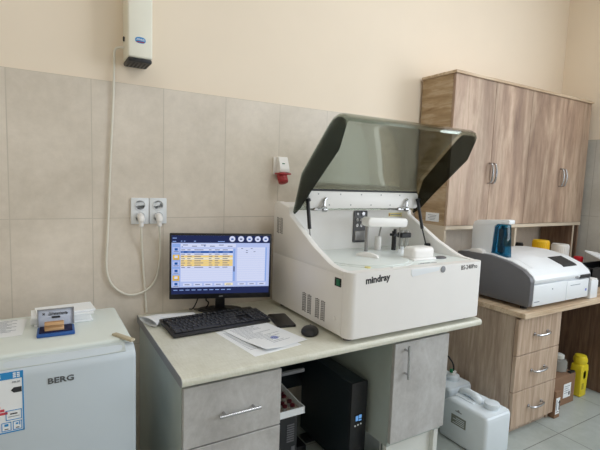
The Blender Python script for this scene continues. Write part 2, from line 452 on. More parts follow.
b.text('Штемпель', .0125, (-.020, -.0006, .0300), (1, 0, 0), (0, 0, 1), shear=.4, bold=.0001, stretch=.80)
b.text('×', .014, (-.035, -.0006, .0300), (1, 0, 0), (0, 0, 1), bold=.0004)
b.box(-.011, .011, -.0008, 0, .021, .0270, .001, 1)
obj('lid_print', b, 'print_dark', ld)
# wooden stamp resting in the pad
b = B(); b.xf = XF @ Matrix.Translation((-.004, -.008, .0128))
b.prism([(-.013, 0), (.013, 0), (.013, .007), (.006, .009), (.006, .013), (.013, .015), (.013, .019), (.009, .022), (-.009, .022), (-.013, .019), (-.013, .015), (-.006, .013), (-.006, .009), (-.013, .007)], 0, -.024, .024, .0012, 1)
tag(obj('rubber_stamp', b, 'stampwood', origin=(-.29, -.38, FZ+.01)), 'small tan wooden stamp resting in the blue ink pad', 'stamp')

# ------------------------------------------------------------------ wall device, sockets, cords
recirculator = t = thing('air_recirculator', 'long white wall-mounted air recirculator with a dark end grille', 'air purifier', (-.015, -.0, 1.70))
obj('housing', B().box(-.048, .036, -.100, 0.0048, 1.712, 2.32, .007, 3), 'white_warm', t)
b = B(); b.box(-.047, .035, -.098, .002, 1.697, 1.7125, .006, 2)
for i in range(6): b.box(-.040+i*.0125, -.034+i*.0125, -.085, -.010, 1.6962, 1.698, mi=1)
obj('end_grille', b, ['black', 'dark_slot'], t)
b = B(); b.cyl((-.0475, -.030, 1.786), (-.052, -.030, 1.786), .0085, n=14); b.box(-.0525, -.0515, -.034, -.026, 1.784, 1.788)
obj('side_switch', b, 'print_dark', t)
b = B(); b.prism([(-.006+.0175*math.cos(a)*(1), 1.772+.0105*math.copysign(abs(math.sin(a))**.6, math.sin(a))) for a in [k*math.pi/12 for k in range(24)]], 1, -.1012, -.0995)
b.box(-.019, .007, -.1018, -.101, 1.7640, 1.7675, mi=1)
b.text('АРМЕД', .0075, (-.0195, -.1013, 1.7715), (1, 0, 0), (0, 0, 1), mi=2, bold=.0002)
obj('badge', b, ['sticker_blue', 'red', 'paper'], t)

def socket(x0, label):
    t = thing('wall_socket', label, 'socket', (x0+.033, 0, 1.163), 'double wall sockets')
    obj('plate', B().box(x0, x0+.066, -.010, -.0002, 1.113, 1.214, .003, 2), 'white_cool', t)
    for zc in (1.186, 1.141):
        b = B(); cx = x0+.033
        n = 28
        # ring, recessed dish and two pin holes
        b.lathe([(.019, 0), (.0205, .001), (.0205, .003), (.0185, .0035), (.0175, .0015), (.0165, -.004), (0, -.004)], (0, 0, 0), n)
        b.cyl((-.006, 0, -.0039), (-.006, 0, -.0030), .0022, n=10, mi=1); b.cyl((.006, 0, -.0039), (.006, 0, -.0030), .0022, n=10, mi=1)
        b.box(-.0016, .0016, -.0165, -.010, -.0038, -.001, mi=1)
        bmesh.ops.transform(b.bm, matrix=Matrix.Translation((cx, -.0100, zc)) @ Matrix.Rotation(math.radians(90), 4, 'X'), verts=b.bm.verts)
        obj('outlet', b, ['white_cool', 'dark_slot'], t)
    return t
socket(-.024, 'white double wall socket whose cord drops straight down behind the desk')
socket(.0445, 'white double wall socket whose plugged cord loops up to the wall air device')
def plug_cable(parent, x, pts):
    obj('cable', B().tube([(x, -.033, 1.106)]+pts, .0042, 8), 'cable_white', parent)
    b = B(); b.tube([(x, -.0085, 1.143), (x, -.022, 1.143), (x, -.032, 1.138), (x, -.034, 1.122), (x, -.033, 1.104)], [.013, .013, .0125, .009, .006], 14)
    return b
ml = thing('mains_lead', 'white mains lead hanging straight from the socket to behind the desk', 'cable', (.009, -.02, 1.14))
b = plug_cable(ml, .009, [(.010, -.028, 1.08), (.016, -.012, 1.02), (.022, -.006, .93), (.028, -.006, .85), (.034, -.006, .76)])
obj('plug', b, 'white', ml)
x = .077
pc = obj('power_cord', B().tube([(x, -.033, 1.106), (.080, -.026, 1.085), (.084, -.012, 1.045), (.084, -.012, .98), (.072, -.010, .905), (.050, -.010, .865), (.015, -.010, .843), (-.025, -.010, .837), (-.060, -.010, .851),
    (-.094, -.010, .886), (-.112, -.010, .95), (-.106, -.010, 1.09), (-.096, -.010, 1.33), (-.084, -.010, 1.57), (-.080, -.010, 1.70), (-.078, -.012, 1.745), (-.062, -.020, 1.757), (-.047, -.030, 1.755)], .0042, 8), 'cable_white', recirculator)
b = B(); b.tube([(x, -.0085, 1.143), (x, -.022, 1.143), (x, -.032, 1.138), (x, -.034, 1.122), (x, -.033, 1.104)], [.013, .013, .0125, .009, .006], 14)
obj('plug', b, 'white', pc)
# red three-phase socket
t = thing('industrial_socket', 'red and white three-phase power socket on the tiled wall', 'socket', (.60, 0, 1.35))
obj('back_plate', B().box(.580, .640, -.012, -.0002, 1.325, 1.402, .003), 'white', t)
b = B(); b.prism([(-.011, 1.328), (-.011, 1.404), (-.030, 1.404), (-.052, 1.352), (-.052, 1.336)], 0, .592, .640, .003)
b.box(.606, .618, -.0455, -.036, 1.372, 1.376, mi=1)
obj('housing', b, ['white', 'green'], t)
b = B()
b.box(.585, .643, -.062, -.012, 1.325, 1.333, .003)
b.cyl((.611, -.030, 1.327), (.611, -.050, 1.290), .024, .022, 20, bev=.003)
b.box(.601, .621, -.064, -.046, 1.297, 1.318, .004)
obj('outlet_cover', b, 'red', t)

# ------------------------------------------------------------------ the pale desk
DT = .75
tp = thing('worktop', 'long beige laminate worktop under the monitor and chemistry analyzer', 'worktop', (.63, -.31, DT))
prof = [(-.001, .722), (-.001, DT), (-.614, DT), (-.624, .7475), (-.6285, .741), (-.629, .735), (-.6275, .727), (-.621, .7225), (-.61, .722)]
obj('slab', B().prism(prof, 0, .001, 1.264, .0), 'worktop', tp)
obj('edge_band', B().prism([(y+(.0004 if y > -.3 else -.0004), z) for y, z in prof], 0, -.0005, .0011), 'grey_line', tp)
c = thing('drawer_cabinet', 'pale concrete-patterned drawer cabinet at the left end of the desk', 'cabinet', (.165, -.3, Z0))
b = B(); b.box(.008, .024, -.596, -.004, Z0, .7215).box(.306, .322, -.596, -.004, Z0, .7215).box(.024, .306, -.02, -.004, Z0, .7215).box(.024, .306, -.58, -.02, .25, .266)
obj('carcass', b, 'skin_grey', c)
obj('support_rail', B().box(.3222, .418, -.590, -.580, .674, .684), 'grey_body', c)
tag(obj('kneehole_dark_sheet', B().box(.3235, .7955, -.012, -.004, .30, .7215), 'slate_black', origin=(.56, -.01, .5)), 'dark back panel closing the kneehole of the pale desk', 'panel')  # dark sheet added in front of the wall so the kneehole stays dark
def bar_handle(p0, p1, out, r=.0045, ext=.018):
    b = B(); p0, p1 = Vector(p0), Vector(p1); d = (p1-p0).normalized(); o = Vector(out)
    b.cyl(p0-d*ext+o, p1+d*ext+o, r, n=12)
    for p in (p0, p1): b.cyl(p, p+o, r*.9, n=10)
    return b
for i, (z0, z1) in enumerate(((.530, .712), (.345, .526), (.165, .341))):
    dr = obj('drawer', B().box(.010, .320, -.612, -.5965, z0, z1, .0015, 1), 'concrete', c)
    zh = (z0+z1)/2
    obj('handle', bar_handle((.128, -.612, zh-.006), (.222, -.612, zh-.006), (0, -.022, 0)), 'chrome', dr)
c = thing('base_cupboard', 'pale concrete-patterned cupboard with a vertical bar handle under the analyzer', 'cupboard', (.94, -.3, Z0))
b = B(); b.box(.797, .813, -.596, -.004, .30, .7215).box(1.072, 1.088, -.596, -.004, .30, .7215).box(.813, 1.072, -.02, -.004, .30, .7215).box(.813, 1.072, -.594, -.02, .30, .316)
obj('carcass', b, 'skin_grey', c)
obj('plinth', B().box(.80, 1.062, -.57, -.555, Z0, .2998), 'carcass', c)
for lx in (.80, 1.062):
    for ly in (-.59, -.04): obj('leg', B().box(lx, lx+.024, ly, ly+.03, Z0, .2998, .001, 1), 'carcass', c)
dr = obj('door', B().box(.798, 1.089, -.612, -.5965, .318, .710, .0015, 1), 'concrete', c)
obj('handle', bar_handle((.850, -.612, .592), (.846, -.612, .684), (0, -.022, 0)), 'chrome', dr)

# ------------------------------------------------------------------ monitor
yL, yR = -.08, -.205
TLp = Vector((.104, yL, 1.077)); TRp = Vector((.481, yR, 1.089)); ux = Vector((TRp.x-TLp.x, TRp.y-TLp.y, 0)); MW = ux.length; ux.normalize(); un = Vector((ux.y, -ux.x, 0))  # towards the viewer
MZ0, MZ1 = .822, 1.083
t = thing('computer_monitor', 'flat black monitor showing a blue and yellow lab program', 'monitor', (.29, -.10, DT))
mx = Matrix((ux, -un, Vector((0, 0, 1)))).transposed().to_4x4(); mx.translation = Vector((TLp.x, TLp.y, MZ0))
H = MZ1-MZ0
b = B(); b.xf = mx
b.box(0, MW, 0, .014, 0, H, .003, 2); b.box(.06, MW-.06, .013, .032, .04, H-.05, .008, 2)
obj('casing', b, 'black', t)
bz0, bz1, bs = .021, H-.008, .008
UW, UH = MW-2*bs, bz1-bz0
scr = B(); scr.xf = mx
def sr(s0, s1, t0, t1, mi, lay=0): # fractions of the screen, t measured downwards
    y = -.0008-.0003*lay
    scr.quad((bs+s0*UW, y, bz1-t1*UH), (bs+s1*UW, y, bz1-t1*UH), (bs+s1*UW, y, bz1-t0*UH), (bs+s0*UW, y, bz1-t0*UH), mi)
SCR = [glow('screen lavender', rgb(176, 190, 234)), glow('screen navy', rgb(38, 46, 84)), glow('screen white', rgb(208, 215, 242)), glow('screen yellow', rgb(236, 206, 128)),
       glow('screen pale yellow', rgb(238, 228, 196)), glow('screen blue', rgb(30, 84, 160)), glow('screen light blue', rgb(140, 168, 226)), glow('screen text', rgb(92, 100, 134)), glow('screen gold', rgb(228, 186, 70))]
sr(0, 1, 0, 1, 0); sr(0, 1, 0, .125, 1, 1); sr(0, 1, .885, 1, 1, 1)
for k, s in enumerate((.607, .697, .785, .872, .955)):
    scr.cyl((bs+s*UW, -.0009, bz1-.055*UH), (bs+s*UW, -.0018, bz1-.055*UH), .0115, n=18, mi=2)
    sr(s-.012, s+.012, .045, .07, 7 if k % 2 else 5, 5)
for s0, s1, tt in ((.01, .05, .04), (.01, .045, .095), (.09, .105, .09), (.12, .135, .09), (.22, .24, .09), (.46, .53, .095)): sr(s0, s1, tt, tt+.012, 6, 2)
sr(.005, .085, .14, .875, 6, 1)
for tt, mi in ((.235, 0), (.36, 8), (.475, 0), (.60, 0), (.715, 8), (.825, 0)):
    sr(.012, .078, tt-.035, tt+.055, mi, 2); sr(.03, .06, tt-.02, tt+.02, 5 if mi == 0 else 2, 3); sr(.02, .07, tt+.033, tt+.043, 7, 3)
sr(.09, .645, .14, .20, 2, 1)
for i in range(6): sr(.11+i*.09, .16+i*.09, .155+.02*(i % 2), .167+.02*(i % 2), 7, 2)
sr(.10, .107, .18, .20, 5, 3); sr(.32, .335, .17, .185, 5, 3)
rows = [2, 5, 2, 3, 4, 3, 3, 3, 2, 2, 2, 2, 2, 2, 2]
cols = (.095, .155, .225, .37, .43, .51, .625)
for i, mi in enumerate(rows):
    t0 = .225+i*.0375
    sr(.09, .615, t0, t0+.035, mi, 1)
    if i < 9:
        for j in range(6):
            w = (cols[j+1]-cols[j])*(.45 if (i+j) % 2 else .62); sr(cols[j], cols[j]+w, t0+.012, t0+.023, 7 if mi != 5 else 6, 2)
sr(.62, .64, .225, .79, 6, 1); sr(.623, .637, .53, .62, 7, 2)
sr(.66, .975, .20, .79, 2, 1)
for i in range(14): sr(.66, .975, .24+i*.0385, .2415+i*.0385, 6, 2)
for s, tt in ((.70, .215), (.80, .215), (.75, .25), (.83, .27), (.75, .285)): sr(s, s+.02, tt, tt+.01, 7, 3)
sr(.955, .972, .20, .79, 6, 2)
for k in range(5): sr(.115+k*.105, .20+k*.105, .815, .86, 2 if k < 4 else 4, 1); sr(.13+k*.105, .18+k*.105, .833, .845, 7, 2)
for k in range(3): sr(.67+k*.105, .755+k*.105, .815, .86, 2, 1); sr(.69+k*.105, .735+k*.105, .833, .845, 7, 2)
for k in range(10): sr(.02+k*.06, .06+k*.06, .925, .937, 6, 2)
obj('screen', scr, SCR, t, smooth=0)
b = B(); b.xf = mx; b.box(MW/2-.008, MW/2+.008, -.0004, .001, .008, .012)
obj('brand_mark', b, 'grey_line', t)
# stand
mid = TLp+ux*(MW/2)
b = B(); nx = Matrix.Translation(Vector((mid.x, mid.y, 0))-un*.082) @ mx.to_3x3().to_4x4()
b.xf = nx
b.prism([(-.02, DT+.006), (.02, DT+.006), (.017, .95), (-.017, .95)], 1, -.008, .008, .002)
b.box(-.03, .03, -.052, .006, .90, .97, .004)
obj('stand_neck', b, 'black', t)
b = B(); b.xf = nx
b.lathe([(.088, .0005), (.092, .003), (.090, .008), (.06, .011), (0, .012)], (0, .0, DT), 36, sy=.50)
obj('stand_base', b, 'black', t)
tag(obj('signal_cable', B().tube([(.236, -.070, .9), (.225, -.066, .82), (.215, -.06, .785), (.206, -.05, .765), (.204, -.025, .757), (.206, -.012, .7535)], .0028, 7), 'cable_black', origin=(.21, -.06, DT)), 'thin black cable hanging behind the monitor', 'cable')
tag(obj('video_cable', B().tube([(.285, -.085, .86), (.262, -.07, .82), (.258, -.065, .80), (.272, -.055, .785), (.268, -.045, .765), (.255, -.03, .755), (.22, -.022, .754)], .003, 7), 'cable_black', origin=(.26, -.06, DT)), 'short bent black cable beside the monitor neck', 'cable')

# ------------------------------------------------------------------ keyboard, mouse, phone, papers on the desk
# keyboard corners measured on the desk: back-left (.064,-.132) back-right (.443,-.123) front-left (.049,-.333) front-right (.417,-.306)
def kb(u, v, z): # u along, v from front
    p = (Vector((.052, -.318, 0))*(1-u)*(1-v)+Vector((.428, -.300, 0))*u*(1-v)+Vector((.058, -.148, 0))*(1-v*0)*(1-u)*v+Vector((.434, -.130, 0))*u*v)
    return Vector((p.x, p.y, DT+z+.010*v))
t = thing('keyboard', 'full-size black keyboard in front of the monitor', 'keyboard', (.245, -.225, DT))
ang = math.degrees(math.atan2(.018, .376))
KX = rotz(ang, (.243, -.224, DT)) @ Matrix.Rotation(math.radians(3.2), 4, 'X')
KW, KD = .190, .088
b = B(); b.xf = KX; b.box(-KW, KW, -KD, KD, .0065, .0165, .005, 3)
obj('case', b, 'black', t)
kb_ = B(); kb_.xf = KX
def key(x, y, w, h=.0205):
    kb_.prism([(x-w/2, y-h/2), (x+w/2, y-h/2), (x+w/2, y+h/2), (x-w/2, y+h/2)], 2, .0160, .0215, .0016, 1)
    kb_.box(x-w*.25, x-w*.25+.0035, y+.001, y+.0045, .0213, .02165, mi=1)
p_ = .0172
rows_y = (.080, .050, .0255, .001, -.0235, -.048)
for r, y in enumerate(rows_y):
    y -= .013
    x = -KW+.012
    if r == 0:
        for k in range(13): key(x+k*p_*1.12+.006+(.01 if k > 0 else 0)+(.006*((k-1)//4) if k else 0), y, .0155, .014)
    elif r == 5:
        for w in (1.4, 1.2, 1.2, 6.0, 1.2, 1.2, 1.2, 1.4):
            key(x+w*p_/2, y, w*p_-.002); x += w*p_
    else:
        n = 14; first = (1, 1.5, 1.75, 2.2)[r-1]; last = 15-first-(n-1-(r > 2))*1.0
        key(x+first*p_/2, y, first*p_-.002); xx = x+first*p_
        cnt = (12, 12, 11, 10)[r-1]
        for k in range(cnt): key(xx+p_/2, y, p_-.002); xx += p_
        w = x+14.8*p_-xx
        key(xx+w/2, y, w-.002)
    for k in range(3):
        if r in (0, 1, 2) or (r == 5) or (r == 4 and k == 1): key(.082+k*p_, y, p_-.002, .014 if r == 0 else .0205)
    for k in range(4):
        if r > 0: key(.1395+k*p_-.003, y, p_-.002)
obj('keys', kb_, ['black_key', 'legend'], t)
for fx in (-.16, .16):
    b = B(); b.xf = KX; b.box(fx-.015, fx+.015, .068, .080, -.0018, .008, .001, 1); obj('foot', b, 'black', t)
    b = B(); b.xf = KX; b.box(fx-.015, fx+.015, -.080, -.074, .0047, .008, .001, 1); obj('foot', b, 'black', t)

t = thing('smartphone', 'black smartphone lying face up on the desk by the keyboard', 'phone', (.482, -.303, DT))
XF = rotz(10, (.4835, -.3025, DT))
def rrect(w, h, r, n=6):
    pts = []
    for cx, cy, a0 in ((w-r, h-r, 0), (-w+r, h-r, 90), (-w+r, -h+r, 180), (w-r, -h+r, 270)):
        for k in range(n+1):
            a = math.radians(a0+90*k/n); pts.append((cx+r*math.cos(a), cy+r*math.sin(a)))
    return pts
XF = rotz(-12, (.4835, -.3025, DT))
b = B(); b.xf = XF; b.prism(rrect(.037, .077, .008), 2, .0003, .0075, .0014, 2, capbev=True)
obj('case', b, 'black', t)
b = B(); b.xf = XF; b.prism(rrect(.0345, .0745, .007), 2, .0074, .0079)
obj('screen_glass', b, 'black_gloss', t)
# mouse
t = thing('computer_mouse', 'black computer mouse beside the analyzer on the desk', 'mouse', (.516, -.463, DT))
b = B(); b.xf = rotz(-35, (.514, -.464, DT))
b.lathe([(.0, .0006), (.030, .0008), (.032, .005), (.0315, .010), (.027, .0165), (.018, .0205), (.008, .0225), (0, .023)], (0, 0, 0), 32, sy=1.58)
obj('shell', b, 'black', t, smooth=60)
b = B(); b.xf = rotz(-35, (.514, -.464, DT)); b.cyl((-.003, .026, .0165), (.003, .026, .0165), .008, n=16)
obj('scroll_wheel', b, 'grey_body', t)

# papers
def sheet(name, c, ang, w, h, z, lines, label, stamp=False, curl=0):
    b = B(); b.xf = rotz(ang, (c[0], c[1], z))
    b.grid(lambda u, v: Vector(((u-.5)*w, (v-.5)*h, .0004+curl*max(0, (1-u)-.6)*max(0, (1-v)-.55))), 10, 10, thick=.0007)
    for (x0, x1, y, th) in lines: b.box((x0-.5)*w, (x1-.5)*w, (y-.5)*h, (y-.5)*h+th, .0012, .00135, mi=1)
    if stamp:
        for r_ in (.013, .009):
            for k in range(20):
                a = k*math.pi/10; b.box(.012+r_*math.cos(a)-.0014, .012+r_*math.cos(a)+.0014, -.045+r_*math.sin(a)-.0014, -.045+r_*math.sin(a)+.0014, .0015, .0016, mi=2)
        for k in range(3): b.box(.004, .021, -.051+k*.005, -.049+k*.005, .0015, .0016, mi=2)
    return tag(obj(name, b, ['paper', 'print', 'print_blue'], origin=(c[0], c[1], z)), label, 'paper', 'printed sheets on the desk')
rl = random.Random(3)
ln = [(.1, .1+rl.uniform(.3, .75), .90-i*.042, .0022) for i in range(18)]
sheet('paper_sheet', (.318, -.432), 8, .185, .262, DT+.0002, [(.08, .4+rl.uniform(0, .2), .88-i*.045, .002) for i in range(16)], 'printed sheet underneath, sticking out towards the desk edge by the keyboard')
sheet('paper_sheet', (.352, -.415), 12, .182, .258, DT+.0019, ln, 'top printed sheet with a round blue stamp, lying before the keyboard', True, .05)
# loosely rolled, flattened paper behind the keyboard
b = B(); b.xf = Matrix.Translation((0, 0, DT))
def rollf(u, v):
    a = -1.2+v*2*math.pi*1.15
    hw = (.020+.034*max(0, 1-u/.22)**1.3)*(1+.08*v); cy = -.100-.038*max(0, 1-u/.25)
    hz = (.0125-.006*u)*(1+.10*v)
    return Vector((.012+u*.185+.020*math.cos(a)*(1-u)*-1, cy+hw*math.cos(a), .0013+hz*(1+math.sin(a))))
b.grid(rollf, 20, 40, thick=.0009)
tag(obj('rolled_paper', b, 'paper', origin=(.1, -.12, DT), smooth=60), 'loosely rolled white paper lying behind the keyboard', 'paper')

# ------------------------------------------------------------------ chemistry analyzer
AX0, AX1 = .5625, 1.252
A = thing('chemistry_analyzer', 'white benchtop chemistry analyzer with a raised smoked lid', 'analyzer', (.907, -.34, DT))
def vert_front(c, d): return abs(d.z) > .9 and c.y < -.615
b = B()
AZ = .768
b.box(AX0, AX1, -.584, -.060, AZ, .985, .004, 2)
side = [(-.060, .98), (-.060, 1.188), (-.066, 1.200), (-.082, 1.209), (-.105, 1.210), (-.188, 1.190), (-.196, 1.172), (-.198, 1.158), (-.39, 1.054), (-.49, 1.013), (-.53, 1.002), (-.584, .998), (-.584, .98)]
b.prism(side, 0, AX0, AX0+.026, .0035, 2); b.prism(side, 0, AX1-.026, AX1, .0035, 2)
b.prism([(-.062, .98), (-.062, 1.188), (-.082, 1.206), (-.150, 1.198), (-.158, 1.19), (-.158, .98)], 0, AX0+.02, AX1-.02)
obj('body', b, 'white', A)
b = B(); b.box(AX0, AX1, -.626, -.586, AZ, .998, .030, 5, edges=vert_front)
obj('front_cover', b, 'white', A)
b = B(); b.box(AX0+.026, AX1-.026, -.60, -.158, .98, .9965, .004)
b.cyl((.80, -.385, .996), (.80, -.385, .9995), .205, n=64, bev=.001)
obj('deck', b, 'deck', A)
# carousel cover with grip, deck details
b = B(); b.cyl((.80, -.385, .9996), (.80, -.385, 1.0035), .190, n=64, bev=.0015)
cc = obj('carousel_cover', b, 'deck', A)
b = B(); b.prism([(-.05, 0), (-.045, .012), (-.02, .019), (.0, .020), (.02, .019), (.045, .012), (.05, 0)], 1, -.010, .010, .003)
bmesh.ops.transform(b.bm, matrix=rotz(-62, (.815, -.405, 1.003)), verts=b.bm.verts)
obj('cover_grip', b, 'white', cc)
for cx, cy, cr, cm in ((.640, -.36, .012, 'grey_line'), (.690, -.560, .011, 'yellow_pale'), (.78, -.590, .007, 'deck')): obj('deck_cap', B().cyl((cx, cy, .9966), (cx, cy, 1.0005), cr, n=18), cm, A)
b = B(); b.lathe([(.03, 0), (.031, .004), (.02, .008), (0, .009)], (1.128, -.505, .9966), 24, sy=.6)
obj('sample_port', b, 'grey_body', A)
b = B(); b.box(.958, 1.078, -.520, -.452, .9968, 1.050, .016, 4)
b.box(.953, 1.083, -.524, -.448, .9966, 1.006, .003)
obj('reagent_cover', b, 'white', A)
b = B(); b.box(.93, 1.03, -.575, -.570, .9966, .9975); b.box(.95, 1.0, -.566, -.563, .9966, .9975)
obj('deck_marking', b, 'grey_line', A, smooth=0)
# front grip recess, lock, lettering
b = B(); b.prism([(.840, .975), (.848, .965), (.985, .978), (.992, .992), (.84, .992)], 1, -.6275, -.6255, .0)
obj('front_grip', b, 'white_cool', A)
obj('front_lock', B().cyl((1.008, -.625, .981), (1.008, -.6285, .981), .013, n=22, bev=.001), 'grey_line', A)
obj('brand_lettering', B().text('mindray', .0335, (.629, -.6264, .957), (1, 0, 0.06), (-.06, 0, 1), bold=.0010, stretch=1.0), 'print_dark', A)
obj('model_lettering', B().text('BS-240Pro', .0255, (1.112, -.6264, .9705), (1, 0, .02), (-.02, 0, 1), bold=.0, stretch=.90), 'print_dark', A)
# side vents
for g in range(4):
    y0 = -.324-g*.038-(.018 if g > 1 else 0); b = B()
    for k in range(11):
        for h in range(3):
            ya = y0-.028+h*.0097; zz = .7925+k*.0068+(h % 2)*.0022; b.box(AX0-.0006, AX0+.001, ya, ya+.0072, zz, zz+.0036)
    obj('vent_grille', b, 'dark_slot', A, smooth=0)
for g in range(2):
    y0 = -.092-g*.029; b = B()
    for k in range(10):
        for h in range(2):
            ya = y0-.023+h*.012; zz = 1.074+k*.0068+h*.0022; b.box(AX0-.0006, AX0+.001, ya, ya+.009, zz, zz+.0036)
    obj('vent_grille', b, 'dark_slot', A, smooth=0)
b = B(); b.box(AX0-.002, AX0+.001, -.577, -.539, .940, .970, .001, 1); b.prism([(-.571, .944), (-.571, .966), (-.553, .966), (-.553, .944)], 0, AX0-.0045, AX0-.001, mi=1)
obj('power_switch', b, ['dark_slot', 'green'], A)
b = B(); b.cyl((AX0+.001, -.545, .822), (AX0-.003, -.545, .822), .0075, n=16); obj('side_lock', b, 'white', A)
for fx in (.60, 1.20):
    for fy in (-.575, -.11): obj('foot', B().cyl((fx, fy, DT), (fx, fy, AZ+.001), .016, n=16), 'grey_body', A)
# inner back wall details
b = B(); b.box(.926, 1.004, -.1625, -.158, 1.024, 1.172, .006, 2)
b.box(.934, .996, -.1655, -.1615, 1.032, 1.080, .003, 1, mi=1)
for xx in (.945, .968): 
    for zz in (1.105, 1.13): b.cyl((xx, -.162, zz), (xx, -.167, zz), .0085, n=14, mi=2)
b.cyl((.978, -.162, 1.158), (.978, -.168, 1.158), .009, n=14, mi=2); b.cyl((.946, -.162, 1.158), (.946, -.166, 1.158), .006, n=12, mi=1)
obj('wash_station', b, ['grey_body', 'steel', 'chrome'], A)
b = B(); b.box(1.141, 1.226, -.1595, -.158, 1.143, 1.161); b.box(1.152, 1.220, -.1599, -.1594, 1.150, 1.154, mi=1); b.box(1.143, 1.148, -.1599, -.1594, 1.147, 1.157, mi=2)
obj('warning_label', b, ['yellow_pale', 'print', 'red'], A, smooth=0)
# probe arm
b = B()
b.prism(rrect(.114, .0205, .016, 6), 1, -.325, -.275, .005, 2, capbev=True)
bmesh.ops.transform(b.bm, matrix=Matrix.Translation((.994, 0, 1.132)) @ Matrix.Rotation(math.radians(2), 4, 'Y'), verts=b.bm.verts)
pa = obj('probe_arm', b, 'white', A)
obj('arm_post', B().cyl((.905, -.285, .9967), (.905, -.285, 1.115), .0075, n=16), 'steel', pa)
obj('probe_needle', B().cyl((1.085, -.30, 1.02), (1.085, -.30, 1.11), .0018, n=8), 'steel', pa)
b = B(); b.cyl((1.015, -.235, .9967), (1.015, -.235, 1.060), .0155, n=20, bev=.002); b.tube([(1.020, -.235, 1.058), (1.026, -.232, 1.08), (1.036, -.228, 1.105)], .0035, 8, mi=1)
obj('wash_pot', b, ['white', 'steel'], A)
b = B(); b.cyl((1.088, -.262, .9967), (1.088, -.262, 1.085), .0105, n=16); b.box(1.070, 1.100, -.278, -.25, 1.062, 1.074, .002, 1); b.cyl((1.084, -.27, 1.08), (1.084, -.27, 1.095), .007, n=14)
obj('mixer_post', b, 'black', A)
b = B(); b.cyl((1.125, -.272, .9967), (1.125, -.272, 1.09), .009, n=16, mi=0); b.cyl((1.150, -.28, .9967), (1.150, -.28, 1.09), .009, n=16, mi=0); b.box(1.108, 1.168, -.292, -.258, 1.055, 1.078, .003, 1, mi=1)
obj('mixer_tubes', b, ['clear', 'black'], A)
b = B(); b.cyl((1.055, -.345, .9967), (1.055, -.345, 1.012), .02, .014, n=18); b.cyl((1.075, -.33, .9967), (1.075, -.33, 1.022), .008, n=14)
obj('wash_well', b, 'white_cool', A)
# lid: shell with end cheeks
def lid():
    outer = [(-.206, 1.182), (-.262, 1.335), (-.445, 1.512), (-.470, 1.530), (-.500, 1.5385), (-.530, 1.536), (-.552, 1.523), (-.556, 1.510)]
    inner = [(-.513, 1.414), (-.337, 1.260), (-.262, 1.190), (-.222, 1.165)]
    t = bmesh.new(); n = len(outer)+len(inner); poly = outer+inner
    va = [t.verts.new((AX0+.008, y, z)) for y, z in poly]; vb = [t.verts.new((AX1-.006, y, z)) for y, z in poly]
    fa = t.faces.new(va); fb = t.faces.new(vb[::-1]); kill = []
    for i in range(n):
        f = t.faces.new((va[i], vb[i], vb[(i+1) % n], va[(i+1) % n]))
        if i >= len(outer)-1: kill.append(f)
    bmesh.ops.recalc_face_normals(t, faces=t.faces)
    bmesh.ops.delete(t, geom=kill, context='FACES_ONLY')
    es = []
    for e in t.edges:
        if len(e.link_faces) == 2 and (e.link_faces[0] in (fa, fb) or e.link_faces[1] in (fa, fb)):
            m = (e.verts[0].co+e.verts[1].co)/2
            es.append(e)
    for f in (fa, fb): f.material_index = 1
    bmesh.ops.bevel(t, geom=es, offset=.013, segments=3, affect='EDGES', profile=.5, material=0)
    bmesh.ops.recalc_face_normals(t, faces=t.faces)
    bmesh.ops.solidify(t, geom=t.faces[:], thickness=.006)
    return t
b = B(); b._merge(lid())
L = obj('lid', b, ['smoke', 'smoke_cheek'], A)
b = B(); b.prism(rrect(.306, .036, .014, 5), 1, -.262, -.240, .003, 2, capbev=True)
bmesh.ops.transform(b.bm, matrix=Matrix.Translation((.920, 0, 1.226)), verts=b.bm.verts)
for k in range(10): b.cyl((.66+k*.056, -.262, 1.25-(k % 2)*.045), (.66+k*.056, -.2628, 1.25-(k % 2)*.045), .003, n=8, mi=1)
obj('hinge_rail', b, ['white', 'grey_line'], L)
obj('lid_seal', B().box(AX0+.03, AX1-.03, -.262, -.244, 1.2625, 1.270, .002, 1), 'black', L)
for hx in (.668, 1.125):
    b = B(); b.box(hx-.03, hx+.012, -.27, -.20, 1.180, 1.194, .003, 1); b.tube([(hx-.01, -.266, 1.19), (hx+.012, -.275, 1.198), (hx+.018, -.27, 1.222), (hx+.03, -.265, 1.232)], .006, 8); b.cyl((hx+.012, -.268, 1.186), (hx+.03, -.268, 1.186), .010, n=14)
    obj('lid_hinge', b, 'chrome', L)
for x, a, c_, d_ in ((.606, (-.262, 1.224), (-.290, 1.110), (-.300, 1.066)), (1.212, (-.268, 1.232), (-.314, 1.098), (-.348, 1.015))):
    b = B(); b.cyl((x, a[0]-.006, a[1]), (x, c_[0], c_[1]), .0075, n=14, bev=.001); b.cyl((x, a[0]-.006, a[1]+.004), (x+.001, a[0]-.010, a[1]-.004), .011, n=12)
    g = obj('gas_strut', b, 'black', A)
    b = B(); b.cyl((x, c_[0], c_[1]), (x, d_[0], d_[1]), .0032, n=10)
    if x > 1: b.box(x-.009, x+.012, d_[0]-.012, d_[0]+.008, .9967, 1.035, .002, 1)
    else: b.cyl((x, d_[0], d_[1]), (AX0+.026, d_[0], d_[1]), .004, n=8)
    obj('strut_rod', b, 'black' if x > 1 else 'steel', g)

